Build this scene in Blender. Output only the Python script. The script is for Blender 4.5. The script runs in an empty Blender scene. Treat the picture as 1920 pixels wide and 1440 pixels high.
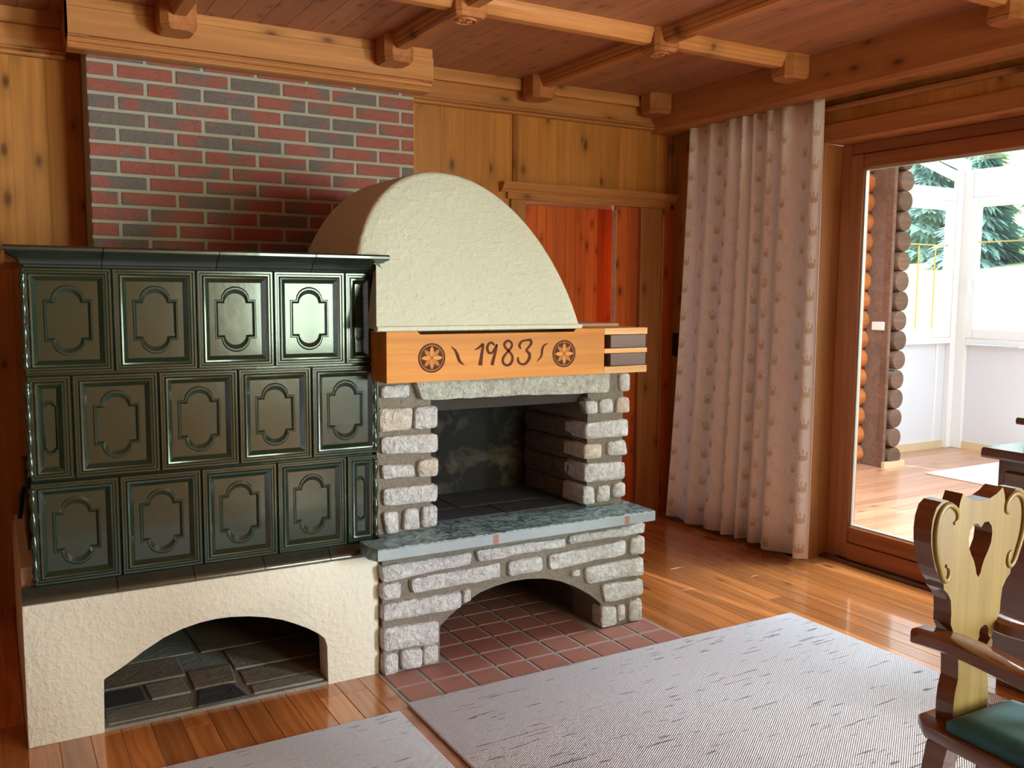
import bpy, bmesh, math, random
from mathutils import Vector, Matrix
random.seed(7)
S = bpy.context.scene
COL = S.collection
PI = math.pi

# ------------------------------------------------------------------ camera
YAW, PITCH, ROLL = math.radians(29.976), math.radians(5.706), math.radians(0.39)
fw = Vector((math.sin(YAW)*math.cos(PITCH), math.cos(YAW)*math.cos(PITCH), -math.sin(PITCH)))
rt = Vector((math.cos(YAW), -math.sin(YAW), 0)); up = rt.cross(fw)
rt2 = rt*math.cos(ROLL)+up*math.sin(ROLL); up2 = -rt*math.sin(ROLL)+up*math.cos(ROLL)
cam_d = bpy.data.cameras.new('camera'); cam = bpy.data.objects.new('camera', cam_d); COL.objects.link(cam)
m = Matrix.Identity(4)
for i in range(3):
    m[i][0] = rt2[i]; m[i][1] = up2[i]; m[i][2] = -fw[i]
m[0][3], m[1][3], m[2][3] = -0.056, -3.15, 1.45
cam.matrix_world = m
cam_d.sensor_width = 36; cam_d.lens = 36*1706.7/1920; cam_d.clip_start = .05; cam_d.clip_end = 500
S.camera = cam

# ------------------------------------------------------------------ world, sun, window daylight, exposure
S.view_settings.view_transform = 'Standard'; S.view_settings.look = 'None'
S.view_settings.gamma = 1; S.view_settings.use_curve_mapping = False
S.view_settings.exposure = 0.75
S.cycles.diffuse_bounces = 4; S.cycles.max_bounces = 14
w = bpy.data.worlds.new('world'); S.world = w; w.use_nodes = True
bg = w.node_tree.nodes['Background']; bg.inputs[0].default_value = (.80, .90, 1.0, 1); bg.inputs[1].default_value = 1.25
sun_d = bpy.data.lights.new('sun', 'SUN'); sun_d.energy = 4; sun_d.angle = .02; sun_d.color = (1, .96, .88)
sun = bpy.data.objects.new('sun', sun_d); COL.objects.link(sun)
sun.rotation_euler = Vector((.10, -.70, -.70)).to_track_quat('-Z', 'Y').to_euler(); sun.location = (8, 5, 9)
def area(name, loc, direction, sx, sy, power, color):
    d = bpy.data.lights.new(name, 'AREA'); d.shape = 'RECTANGLE'; d.size = sx; d.size_y = sy; d.energy = power; d.color = color
    o = bpy.data.objects.new(name, d); COL.objects.link(o); o.location = loc
    o.rotation_euler = Vector(direction).to_track_quat('-Z', 'Y').to_euler(); return o
# daylight arriving through the windows of the wall behind the camera
area('daylight_window_garden', (2.95, -6.32, 1.5), (-.05, 1, 0), 1.25, 1.35, 108, (.80, 1.0, .74))
area('daylight_window_side', (4.04, -4.42, 1.25), (-1, .2, 0), 1.3, 1.8, 430, (.80, .91, 1.0))
# added fill lamp above the glazed conservatory roof, aimed only into the room
area('fill_conservatory_roof', (4.85, -.3, 3.55), (-.62, 0, -.78), 1.3, 3.0, 300, (.80, .92, 1.0))

# ------------------------------------------------------------------ node helpers and materials
def lin(c): return tuple(c)+(1,)
class NT:
    def __init__(s, name):
        s.m = bpy.data.materials.new(name); s.m.use_nodes = True
        s.t = s.m.node_tree; s.b = s.t.nodes['Principled BSDF']; s.out = s.t.nodes['Material Output']
    def n(s, typ, **kw):
        x = s.t.nodes.new(typ)
        for k, v in kw.items():
            if k.startswith('i_'): x.inputs[k[2:].replace('_', ' ')].default_value = v
            else: setattr(x, k, v)
        return x
    def l(s, a, b): s.t.links.new(a, b)
    def math(s, op, a, b=None, c=None):
        x = s.n('ShaderNodeMath', operation=op)
        for i, v in enumerate((a, b, c)):
            if v is None: continue
            if isinstance(v, (int, float)): x.inputs[i].default_value = v
            else: s.l(v, x.inputs[i])
        return x.outputs[0]
    def mix(s, f, a, b, blend='MIX'):
        x = s.n('ShaderNodeMix', data_type='RGBA', blend_type=blend)
        for sock, v in ((x.inputs[0], f), (x.inputs[6], a), (x.inputs[7], b)):
            if isinstance(v, (int, float)): sock.default_value = v
            elif isinstance(v, tuple): sock.default_value = v if len(v) == 4 else v+(1,)
            else: s.l(v, sock)
        return x.outputs[2]
    def coords(s, scale=(1, 1, 1), rnd=True, uv=False):
        tc = s.n('ShaderNodeTexCoord'); src = tc.outputs['UV' if uv else 'Object']
        if rnd:
            oi = s.n('ShaderNodeObjectInfo'); v = s.n('ShaderNodeVectorMath', operation='ADD')
            k = s.n('ShaderNodeVectorMath', operation='SCALE'); k.inputs[0].default_value = (37.1, 23.7, 51.3)
            s.l(oi.outputs['Random'], k.inputs['Scale']); s.l(src, v.inputs[0]); s.l(k.outputs[0], v.inputs[1]); src = v.outputs[0]
        mp = s.n('ShaderNodeVectorMath', operation='MULTIPLY'); mp.inputs[1].default_value = scale; s.l(src, mp.inputs[0])
        return mp.outputs[0]
    def noise(s, vec, scale=5, detail=4, rough=.55, dist=0):
        x = s.n('ShaderNodeTexNoise'); x.inputs['Scale'].default_value = scale; x.inputs['Detail'].default_value = detail
        x.inputs['Roughness'].default_value = rough; x.inputs['Distortion'].default_value = dist; s.l(vec, x.inputs['Vector']); return x.outputs['Fac']
    def ramp(s, f, a, b, c0=(0, 0, 0), c1=(1, 1, 1)):
        x = s.n('ShaderNodeValToRGB'); e = x.color_ramp.elements; e[0].position = a; e[1].position = b
        e[0].color = lin(c0); e[1].color = lin(c1); s.l(f, x.inputs[0]); return x.outputs[0]
    def bump(s, h, strength=.3, dist=.01):
        x = s.n('ShaderNodeBump'); x.inputs['Strength'].default_value = strength; x.inputs['Distance'].default_value = dist
        s.l(h, x.inputs['Height']); s.l(x.outputs[0], s.b.inputs['Normal'])
    def set(s, **kw):
        for k, v in kw.items():
            k = k.replace('_', ' ')
            if isinstance(v, (int, float)): s.b.inputs[k].default_value = v
            elif isinstance(v, tuple): s.b.inputs[k].default_value = v if len(v) != 3 else lin(v)
            else: s.l(v, s.b.inputs[k])
        return s.m

def wood(name, c1, c2, axis='Z', knots=.5, rough=.45, knotcol=(.06, .022, .008), coat=0, var=.25, kscale=1, ring=0):
    t = NT(name)
    al = {'X': 0, 'Y': 1, 'Z': 2}[axis]
    sc = [1, 1, 1]; sc[al] = .045
    v = t.coords(tuple(sc))
    g = t.noise(v, 38, 5, .6, .4)
    g2 = t.noise(v, 7, 2, .5, 1.2)
    col = t.mix(t.ramp(g, .3, .72), c2, c1)
    col = t.mix(t.math('MULTIPLY', t.ramp(g2, .42, .68), .45), col, tuple(x*.62 for x in c2))
    if ring:
        sr = [1, 1, 1]; sr[al] = .16
        wv = t.n('ShaderNodeTexWave', wave_type='RINGS', rings_direction=axis); wv.inputs['Scale'].default_value = 14; wv.inputs['Distortion'].default_value = 7
        wv.inputs['Detail'].default_value = 1.5; wv.inputs['Detail Scale'].default_value = .8
        t.l(t.coords(tuple(sr)), wv.inputs['Vector'])
        col = t.mix(t.math('MULTIPLY', t.ramp(wv.outputs['Fac'], .55, .95), ring), col, tuple(x*.45 for x in c2))
    oi = t.n('ShaderNodeObjectInfo')
    br = t.math('MULTIPLY_ADD', oi.outputs['Random'], var*2, 1-var)
    hsv = t.n('ShaderNodeHueSaturation'); t.l(br, hsv.inputs['Value']); t.l(col, hsv.inputs['Color']); col = hsv.outputs[0]
    if knots:
        sx = t.n('ShaderNodeSeparateXYZ'); t.l(t.coords(), sx.inputs[0]); cb = t.n('ShaderNodeCombineXYZ')
        oth = [q for q in range(3) if q != al]
        t.l(t.math('MULTIPLY', t.math('ADD', sx.outputs[oth[0]], sx.outputs[oth[1]]), 7.0*kscale), cb.inputs[0]); t.l(t.math('MULTIPLY', sx.outputs[al], 3.4*kscale), cb.inputs[1])
        vo = t.n('ShaderNodeTexVoronoi', feature='F1', voronoi_dimensions='2D'); vo.inputs['Scale'].default_value = 1; vo.inputs['Randomness'].default_value = 1
        t.l(cb.outputs[0], vo.inputs['Vector'])
        rn = t.n('ShaderNodeSeparateColor'); t.l(vo.outputs['Color'], rn.inputs[0])
        keep = t.math('LESS_THAN', rn.outputs[0], knots)
        d = t.math('ADD', vo.outputs['Distance'], t.math('MULTIPLY', t.math('SUBTRACT', g2, .5), .12))
        rad = t.math('MULTIPLY_ADD', rn.outputs[1], .11, .07)
        k = t.n('ShaderNodeMapRange', interpolation_type='SMOOTHSTEP'); t.l(d, k.inputs[0]); t.l(rad, k.inputs[2])
        k.inputs[1].default_value = .0; k.inputs[3].default_value = 1; k.inputs[4].default_value = 0
        col = t.mix(t.math('MULTIPLY', t.math('MULTIPLY', k.outputs[0], keep), .95), col, knotcol)
        halo = t.n('ShaderNodeMapRange', interpolation_type='SMOOTHSTEP'); t.l(d, halo.inputs[0]); halo.inputs[1].default_value = .04
        halo.inputs[2].default_value = .36; halo.inputs[3].default_value = .42; halo.inputs[4].default_value = 0
        col = t.mix(t.math('MULTIPLY', halo.outputs[0], keep), col, tuple(x*.5 for x in c2))
    t.bump(g, .12, .002)
    return t.set(Base_Color=col, Roughness=rough, Coat_Weight=coat, Coat_Roughness=.07, Specular_IOR_Level=.5 if coat else .25)

M = {}
M['pine_wall'] = wood('pine_wall', (.60, .255, .062), (.45, .175, .034), 'Z', .62, .42, var=.10)
M['pine_trim'] = wood('pine_trim', (.62, .28, .095), (.48, .19, .055), 'X', .45, .4, var=.05)
M['pine_trim_y'] = wood('pine_trim_y', (.54, .215, .075), (.40, .145, .045), 'Y', .4, .4, var=.05)
M['pine_trim_z'] = wood('pine_trim_z', (.50, .23, .08), (.37, .15, .045), 'Z', .45, .4, var=.05)
M['pine_ceiling'] = wood('pine_ceiling', (.44, .188, .10), (.36, .145, .072), 'Y', .42, .4, var=.09, kscale=1.5)
M['pine_red'] = wood('pine_red', (.72, .17, .038), (.54, .11, .022), 'Z', .45, .4, var=.08, kscale=1.4)
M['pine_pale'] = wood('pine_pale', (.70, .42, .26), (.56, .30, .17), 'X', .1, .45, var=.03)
M['door_wood'] = wood('door_wood', (.47, .175, .068), (.35, .12, .043), 'Z', .0, .35, var=.04)
M['door_wood_y'] = wood('door_wood_y', (.47, .175, .068), (.35, .12, .043), 'Y', .0, .35, var=.04)
M['floor_wood'] = wood('floor_wood', (.68, .26, .075), (.47, .145, .034), 'Y', .16, .26, (.10, .03, .01), 1.0, .26, 1, .28)
M['cons_floor'] = wood('cons_floor', (.62, .33, .20), (.48, .22, .12), 'X', .12, .3, (.2, .08, .04), .2, .12)
M['mantel_wood'] = wood('mantel_wood', (.66, .275, .048), (.50, .18, .026), 'X', .12, .55, (.3, .09, .02), 0, .02)
M['mantel_wood_pale'] = wood('mantel_wood_pale', (.78, .46, .20), (.64, .33, .12), 'X', 0, .4, var=.02)
M['grey_wood'] = wood('grey_wood', (.25, .185, .16), (.17, .125, .11), 'X', 0, .6, var=.03)
M['chair_wood'] = wood('chair_wood', (.185, .122, .030), (.125, .075, .016), 'Z', .4, .4, (.04, .016, .008), 0, .02)
M['chair_dark'] = wood('chair_dark', (.20, .07, .026), (.125, .04, .014), 'Y', 0, .22, coat=.6, var=.02)
M['hutch_wood'] = wood('hutch_wood', (.16, .05, .018), (.10, .03, .01), 'Y', 0, .14, coat=.6, var=.02)
M['log_orange'] = wood('log_orange', (.60, .22, .06), (.46, .14, .035), 'X', 0, .4, var=.1)
M['log_grey'] = wood('log_grey', (.20, .12, .085), (.13, .075, .05), 'X', 0, .7, var=.15)

def simple(name, col, rough=.5, metal=0, coat=0, bump=None, vary=0, bscale=60):
    t = NT(name); c = t.coords()
    base = col
    if vary:
        base = t.mix(t.noise(c, 9, 4), tuple(x*(1-vary) for x in col), tuple(min(1, x*(1+vary)) for x in col))
    if bump: t.bump(t.noise(c, bscale, 5, .6), bump, .01)
    return t.set(Base_Color=base, Roughness=rough, Metallic=metal, Coat_Weight=coat)

def plaster(name, col, b=.5):
    t = NT(name); c = t.coords(rnd=False)
    n1 = t.noise(c, 42, 4, .55, .2); n2 = t.noise(c, 110, 3, .5); n3 = t.noise(c, 5, 3)
    h = t.math('ADD', t.math('MULTIPLY', t.ramp(n1, .45, .8), .8), t.math('MULTIPLY', n2, .35))
    t.bump(h, b, .012)
    return t.set(Base_Color=t.mix(n3, tuple(x*.93 for x in col), col), Roughness=.85)
M['plaster_hood'] = plaster('plaster_hood', (.60, .615, .475), .3)
M['plaster_base'] = plaster('plaster_base', (.70, .645, .54), .4)
M['white_paint'] = simple('white_paint', (.86, .87, .88), .35)
M['white_panel'] = simple('white_panel', (.74, .76, .82), .45)
M['baseboard_light'] = simple('baseboard_light', (.72, .56, .36), .4, vary=.1)
M['black_iron'] = simple('black_iron', (.012, .011, .011), .45, .6)
M['black_plastic'] = simple('black_plastic', (.012, .012, .014), .3)
M['carve_dark'] = simple('carve_dark', (.085, .024, .008), .95)
M['carve_mid'] = simple('carve_mid', (.40, .15, .035), .8, vary=.12)
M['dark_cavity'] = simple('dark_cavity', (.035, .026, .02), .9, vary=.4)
M['brass'] = simple('brass', (.75, .52, .16), .35, .7)
M['chrome'] = simple('chrome', (.75, .76, .78), .25, .9)
M['gasket'] = simple('gasket', (.55, .60, .55), .3, .3)

def glaze():
    t = NT('green_glaze'); c = t.coords()
    n = t.noise(c, 14, 3, .5); n2 = t.noise(c, 60, 2, .5)
    col = t.mix(n, (.009, .019, .010), (.014, .027, .015))
    t.bump(t.math('ADD', n, t.math('MULTIPLY', n2, .25)), .10, .005)
    return t.set(Base_Color=col, Roughness=.2, IOR=1.5, Coat_Weight=.3, Coat_Roughness=.08)
M['glaze'] = glaze()
def glaze_rim():
    t = NT('green_glaze_rim'); c = t.coords(); n = t.noise(c, 22, 3)
    t.bump(n, .1, .004)
    return t.set(Base_Color=t.mix(n, (.008, .013, .010), (.02, .03, .022)), Roughness=.2, IOR=1.6, Coat_Weight=.5)
M['glaze_rim'] = glaze_rim()

def brickm():
    t = NT('brick_red_grey'); c = t.coords((1, 1, 1.4)); f = t.noise(c, 5.2, 2, .5)
    fine = t.noise(c, 60, 4, .6)
    f2 = t.math('ADD', f, t.math('MULTIPLY', t.math('SUBTRACT', fine, .5), .22))
    oi = t.n('ShaderNodeObjectInfo')
    f3 = t.math('ADD', f2, t.math('MULTIPLY', t.math('SUBTRACT', oi.outputs['Random'], .5), .2))
    col = t.mix(t.ramp(f3, .47, .57), (.33, .092, .062), (.165, .13, .112))
    col = t.mix(t.math('MULTIPLY', t.ramp(fine, .35, .75), .2), col, (.14, .075, .055))
    t.bump(t.math('ADD', t.noise(c, 24, 4, .6, 1.0), t.math('MULTIPLY', fine, .3)), .8, .012)
    return t.set(Base_Color=col, Roughness=.7)
M['brick'] = brickm()
M['mortar_light'] = simple('mortar_light', (.40, .395, .31), .9, bump=.5, vary=.12, bscale=150)
def mortar():
    t = NT('mortar_rough'); c = t.coords(rnd=False); n = t.noise(c, 70, 5, .7); n2 = t.noise(c, 12, 3)
    t.bump(n, 1.0, .015)
    return t.set(Base_Color=t.mix(n, (.13, .10, .075), t.mix(n2, (.36, .30, .22), (.44, .40, .34))), Roughness=.95)
M['mortar'] = mortar()
def granite(name, a, b, c_):
    t = NT(name); c = t.coords(); n = t.noise(c, 45, 5, .7); n2 = t.noise(c, 9, 3); sp = t.noise(c, 120, 2, .5)
    col = t.mix(t.ramp(n, .35, .65), a, b); col = t.mix(t.math('MULTIPLY', t.ramp(n2, .5, .75), .5), col, c_)
    col = t.mix(t.math('MULTIPLY', t.ramp(sp, .6, .72), .35), col, (.12, .10, .09))
    t.bump(t.math('ADD', t.noise(c, 30, 5, .65, .5), t.math('MULTIPLY', n, .6)), 1.0, .03)
    return t.set(Base_Color=col, Roughness=.75)
M['granite'] = granite('granite', (.56, .54, .52), (.86, .85, .84), (.68, .60, .55))
M['granite_warm'] = granite('granite_warm', (.60, .51, .40), (.82, .75, .65), (.74, .58, .44))
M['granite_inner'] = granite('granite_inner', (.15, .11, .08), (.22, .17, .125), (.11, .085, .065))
M['lintel_stone'] = granite('lintel_stone', (.45, .45, .38), (.74, .73, .64), (.30, .31, .28))
def slate():
    t = NT('green_slate'); c = t.coords((1, 1, 1)); n = t.noise(c, 22, 6, .7, 1.5); n2 = t.noise(c, 60, 4, .7)
    col = t.mix(t.ramp(n, .42, .60), (.045, .08, .088), (.30, .42, .41)); col = t.mix(t.math('MULTIPLY', t.ramp(n2, .58, .74), .5), col, (.42, .52, .50))
    t.bump(n, .3, .006)
    return t.set(Base_Color=col, Roughness=.34)
M['slate'] = slate()
M['slate_edge'] = simple('slate_edge', (.28, .325, .34), .45, bump=.2, vary=.15)
M['slate_dark'] = simple('slate_dark', (.06, .065, .072), .5, bump=.6, vary=.35, bscale=40)
M['slab_grey'] = simple('slab_grey', (.21, .20, .17), .7, bump=.7, vary=.35, bscale=40)
M['slab_tan'] = simple('slab_tan', (.20, .155, .11), .75, bump=.7, vary=.35, bscale=40)
M['terracotta'] = simple('terracotta', (.31, .125, .092), .5, bump=.15, vary=.14, bscale=90)
M['grout'] = simple('grout', (.30, .28, .25), .9, bump=.5, vary=.2, bscale=120)
def soot():
    t = NT('sooty_plaster'); c = t.coords(rnd=False); n = t.noise(c, 6, 4, .6, .6)
    return t.set(Base_Color=t.mix(t.ramp(n, .48, .85), (.008, .007, .006), (.15, .13, .08)), Roughness=.9)
M['soot'] = soot()

def rugm(name, base):
    t = NT(name); c = t.coords(rnd=True); sp = t.n('ShaderNodeSeparateXYZ'); t.l(c, sp.inputs[0])
    a = t.math('SINE', t.math('MULTIPLY', sp.outputs[0], 2*PI/.0115)); b = t.math('SINE', t.math('MULTIPLY', sp.outputs[1], 2*PI/.008))
    wv = t.math('MULTIPLY', a, b); h = t.math('ADD', t.math('MULTIPLY', wv, .5), t.noise(c, 120, 2))
    t.bump(h, .8, .008)
    fl = t.n('ShaderNodeVectorMath', operation='MULTIPLY'); fl.inputs[1].default_value = (9, 95, 1); t.l(c, fl.inputs[0])
    n = t.noise(fl.outputs[0], 1, 1, .4)
    n2 = t.noise(c, 2.6, 2)
    mask = t.ramp(t.math('ADD', n, t.math('MULTIPLY', t.math('SUBTRACT', n2, .5), .25)), .685, .715)
    hue = t.noise(fl.outputs[0], .37, 0)
    fc = t.mix(t.ramp(hue, .46, .49), (.10, .09, .11), t.mix(t.ramp(hue, .53, .55), (.50, .09, .07), (.16, .20, .20)))
    shade = t.mix(t.ramp(wv, -.2, .8), tuple(x*.78 for x in base), base)
    return t.set(Base_Color=t.mix(t.math('MULTIPLY', mask, .8), shade, fc), Roughness=.95)
M['rug'] = rugm('rug_weave', (.89, .87, .91))
M['rug_plain'] = simple('rug_plain', (.78, .77, .74), .95, bump=.3)

def curtainm():
    t = NT('embroidered_cotton'); tc = t.n('ShaderNodeTexCoord'); sp = t.n('ShaderNodeSeparateXYZ'); t.l(tc.outputs['UV'], sp.inputs[0])
    u, v = sp.outputs[0], sp.outputs[1]
    def motif(cu, cv, ou, ov, alt, items):
        un = t.math('DIVIDE', t.math('ADD', u, ou), cu); ci = t.math('FLOOR', un)
        vv = t.math('DIVIDE', t.math('ADD', t.math('ADD', v, ov), t.math('MULTIPLY', ci, alt)), cv)
        x = t.math('MULTIPLY', t.math('SUBTRACT', t.math('FRACT', un), .5), cu); y = t.math('MULTIPLY', t.math('SUBTRACT', t.math('FRACT', vv), .5), cv)
        outs = []
        for dx, dy, rx, ry, ring in items:
            e = t.math('SQRT', t.math('ADD', t.math('POWER', t.math('DIVIDE', t.math('SUBTRACT', x, dx), rx), 2), t.math('POWER', t.math('DIVIDE', t.math('SUBTRACT', y, dy), ry), 2)))
            if ring: e = t.math('MULTIPLY_ADD', t.math('ABSOLUTE', t.math('SUBTRACT', e, 1)), 3.2, 0)
            outs.append(t.math('SUBTRACT', 1, t.math('MINIMUM', 1, t.math('POWER', e, 6))))
        r = outs[0]
        for q in outs[1:]: r = t.math('MAXIMUM', r, q)
        return r
    cup = motif(.20, .17, 0, 0, .08, [(0, 0, .027, .019, 0)])
    crown = motif(.20, .17, 0, 0, .08, [(-.019, .024, .006, .015, 0), (0, .033, .005, .017, 0), (.019, .024, .006, .015, 0)])
    leaf = motif(.11, .135, .05, .06, .045, [(.01, .0, .018, .012, 1), (-.02, .03, .008, .016, 1)])
    vine = t.math('SINE', t.math('ADD', t.math('MULTIPLY', u, 90), t.math('MULTIPLY', t.math('SINE', t.math('MULTIPLY', v, 21)), 1.6)))
    vmask = t.ramp(t.math('ABSOLUTE', vine), .0, .10, (1, 1, 1), (0, 0, 0))
    col = t.mix(t.math('MULTIPLY', vmask, .45), (.95, .925, .89), (.98, .97, .95))
    col = t.mix(t.math('MULTIPLY', leaf, .22), col, (.52, .45, .40))
    tone = t.noise(tc.outputs['UV'], 6, 0)
    col = t.mix(t.math('MULTIPLY', cup, .75), col, t.mix(t.ramp(tone, .45, .55), (.62, .50, .20), (.60, .42, .22)))
    col = t.mix(t.math('MULTIPLY', crown, .45), col, (.42, .30, .15))
    t.set(Base_Color=col, Roughness=.85)
    nz = t.noise(tc.outputs['UV'], 900, 1); t.bump(nz, .15, .002)
    tr = t.n('ShaderNodeBsdfTranslucent'); t.l(col, tr.inputs[0]); mx = t.n('ShaderNodeMixShader'); mx.inputs[0].default_value = .10
    t.l(t.b.outputs[0], mx.inputs[1]); t.l(tr.outputs[0], mx.inputs[2]); t.l(mx.outputs[0], t.out.inputs[0])
    return t.m
M['curtain'] = curtainm()
def velvet():
    t = NT('teal_velvet'); c = t.coords(); n = t.noise(c, 14, 3, .5, .5)
    return t.set(Base_Color=t.mix(n, (.010, .075, .085), (.030, .165, .175)), Roughness=.8, Sheen_Weight=.12)
M['teal'] = velvet()
def glassm(name, tint=(1, 1, 1), refl=.06):
    t = NT(name); tr = t.n('ShaderNodeBsdfTransparent'); tr.inputs[0].default_value = lin(tint)
    gl = t.n('ShaderNodeBsdfGlossy'); gl.inputs['Roughness'].default_value = .01
    fr = t.n('ShaderNodeFresnel'); fr.inputs[0].default_value = 1.45
    ge = t.n('ShaderNodeNewGeometry'); ff = t.math('MULTIPLY', fr.outputs[0], t.math('SUBTRACT', 1, ge.outputs['Backfacing']))
    mx = t.n('ShaderNodeMixShader'); t.l(ff, mx.inputs[0]); t.l(tr.outputs[0], mx.inputs[1]); t.l(gl.outputs[0], mx.inputs[2])
    t.l(mx.outputs[0], t.out.inputs[0]); return t.m
M['glass'] = glassm('window_glass', (.97, .985, .98))
M['foliage'] = simple('conifer_needles', (.34, .55, .50), .8, vary=.4)
M['foliage_light'] = simple('leaf_light', (.50, .68, .36), .8, vary=.35)
M['bark'] = simple('bark', (.12, .08, .05), .9)
M['meadow'] = simple('meadow_grass', (.60, .68, .36), .9, vary=.12)

# ------------------------------------------------------------------ mesh helpers
WORLD = {}
def finish(name, bm, mat, parent=None, smooth=None, loc=None):
    me = bpy.data.meshes.new(name); bmesh.ops.recalc_face_normals(bm, faces=bm.faces); bm.to_mesh(me); bm.free()
    return link(name, me, mat, parent, smooth, loc)
def link(name, me, mat, parent=None, smooth=None, loc=None, rot=None):
    if mat is not None and not me.materials: me.materials.append(M[mat])
    if smooth is not None:
        for p in me.polygons: p.use_smooth = True
        me.set_sharp_from_angle(angle=math.radians(smooth))
    o = bpy.data.objects.new(name, me); COL.objects.link(o)
    if loc: o.location = loc
    if rot: o.rotation_euler = rot
    if parent is not None:
        o.parent = parent; o.matrix_parent_inverse = WORLD.get(parent.name, Matrix.Identity(4)).inverted()
    if loc: WORLD[o.name] = Matrix.Translation(loc) @ (Matrix.Rotation(rot[2], 4, 'Z') if rot else Matrix.Identity(4))
    return o
def empty(name, loc=(0, 0, 0)):
    o = bpy.data.objects.new(name, None); o.empty_display_size = .1; COL.objects.link(o); o.location = loc
    WORLD[o.name] = Matrix.Translation(loc); return o
def thing(name, label, cat, loc=(0, 0, 0), group=None):
    return tag(empty(name, loc), label, cat, group)
def tag(o, label, cat=None, group=None, kind=None):
    o['label'] = label
    if cat: o['category'] = cat
    if group: o['group'] = group
    if kind: o['kind'] = kind
    return o
def struct(name, label, loc=(0, 0, 0)):
    return tag(empty(name, loc), label, kind='structure')
def box(bm, x0, x1, y0, y1, z0, z1):
    v = [bm.verts.new((x, y, z)) for x in (x0, x1) for y in (y0, y1) for z in (z0, z1)]
    for f in ((0, 1, 3, 2), (4, 6, 7, 5), (0, 4, 5, 1), (2, 3, 7, 6), (0, 2, 6, 4), (1, 5, 7, 3)):
        bm.faces.new([v[i] for i in f])
    return v
def bevel(bm, wdt, seg=2, ang=25):
    es = [e for e in bm.edges if len(e.link_faces) == 2 and e.calc_face_angle(0) > math.radians(ang)]
    bmesh.ops.bevel(bm, geom=es, offset=wdt, segments=seg, affect='EDGES', profile=.5, clamp_overlap=True)
def bx(name, mat, parent, x0, x1, y0, y1, z0, z1, bv=0, smooth=None, seg=1):
    bm = bmesh.new(); box(bm, x0, x1, y0, y1, z0, z1)
    if bv: bmesh.ops.recalc_face_normals(bm, faces=bm.faces); bevel(bm, bv, seg)
    return finish(name, bm, mat, parent, smooth if smooth else (40 if bv else None))
def prism(bm, pts, axis, a, b):
    """closed outline pts (p,q) extruded along axis from a to b; X:(y,z)  Y:(x,z)  Z:(x,y)"""
    def V(p, t):
        return {'X': (t, p[0], p[1]), 'Y': (p[0], t, p[1]), 'Z': (p[0], p[1], t)}[axis]
    A = [bm.verts.new(V(p, a)) for p in pts]; B = [bm.verts.new(V(p, b)) for p in pts]; n = len(pts)
    bm.faces.new(A); bm.faces.new(B[::-1])
    for i in range(n): bm.faces.new((A[i], B[i], B[(i+1) % n], A[(i+1) % n]))
def pr(name, mat, parent, pts, axis, a, b, bv=0, smooth=None):
    bm = bmesh.new(); prism(bm, pts, axis, a, b)
    if bv: bmesh.ops.recalc_face_normals(bm, faces=bm.faces); bevel(bm, bv, 2, 50)
    return finish(name, bm, mat, parent, smooth)
def lathe(bm, prof, c, n=16, axis='Z'):
    rings = []
    for r, h in prof:
        ring = []
        for i in range(n):
            a = 2*PI*i/n; p, q = r*math.cos(a), r*math.sin(a)
            ring.append(bm.verts.new({'Z': (c[0]+p, c[1]+q, c[2]+h), 'X': (c[0]+h, c[1]+p, c[2]+q), 'Y': (c[0]+p, c[1]+h, c[2]+q)}[axis]))
        rings.append(ring)
    for a, b in zip(rings, rings[1:]):
        for i in range(n): bm.faces.new((a[i], a[(i+1) % n], b[(i+1) % n], b[i]))
    bm.faces.new(rings[0]); bm.faces.new(rings[-1][::-1])
def tube(bm, pts, rads, n=8, flat=None):
    pts = [Vector(p) for p in pts]; rings = []
    for i, p in enumerate(pts):
        t = (pts[min(i+1, len(pts)-1)]-pts[max(i-1, 0)]).normalized()
        ref = Vector((0, 1, 0)) if abs(t.y) < .9 else Vector((1, 0, 0))
        a = t.cross(ref).normalized(); b = t.cross(a).normalized(); r = rads[i] if isinstance(rads, (list, tuple)) else rads
        rings.append([bm.verts.new(p+a*r*math.cos(2*PI*k/n)+b*r*(flat or 1)*math.sin(2*PI*k/n)) for k in range(n)])
    for a, b in zip(rings, rings[1:]):
        for i in range(n): bm.faces.new((a[i], a[(i+1) % n], b[(i+1) % n], b[i]))
    bm.faces.new(rings[0]); bm.faces.new(rings[-1][::-1])
def ribbon(bm, pts, wid, y0, y1):
    """stroke of varying width in the x-z plane, y0 front, y1 back"""
    n = len(pts); L = []; R = []
    for i, (x, z) in enumerate(pts):
        a = pts[max(i-1, 0)]; b = pts[min(i+1, n-1)]; d = Vector((b[0]-a[0], b[1]-a[1])).normalized(); k = wid[i]/2
        L.append((x-d.y*k, z+d.x*k)); R.append((x+d.y*k, z-d.x*k))
    lf = [bm.verts.new((p[0], y0, p[1])) for p in L]; rf = [bm.verts.new((p[0], y0, p[1])) for p in R]
    lb = [bm.verts.new((p[0], y1, p[1])) for p in L]; rb = [bm.verts.new((p[0], y1, p[1])) for p in R]
    for i in range(n-1):
        bm.faces.new((lf[i], lf[i+1], rf[i+1], rf[i])); bm.faces.new((lf[i], lb[i], lb[i+1], lf[i+1])); bm.faces.new((rf[i], rf[i+1], rb[i+1], rb[i]))
    bm.faces.new((lf[0], rf[0], rb[0], lb[0])); bm.faces.new((lf[-1], lb[-1], rb[-1], rf[-1]))
def fill_ring(bm, outer, inner):
    """triangulated flat face between an outer and an inner vertex loop"""
    es = []
    for lp in (outer, inner):
        for i in range(len(lp)):
            e = bm.edges.get((lp[i], lp[(i+1) % len(lp)]))
            es.append(e or bm.edges.new((lp[i], lp[(i+1) % len(lp)])))
    bmesh.ops.triangle_fill(bm, use_beauty=True, use_dissolve=False, edges=es)
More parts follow.
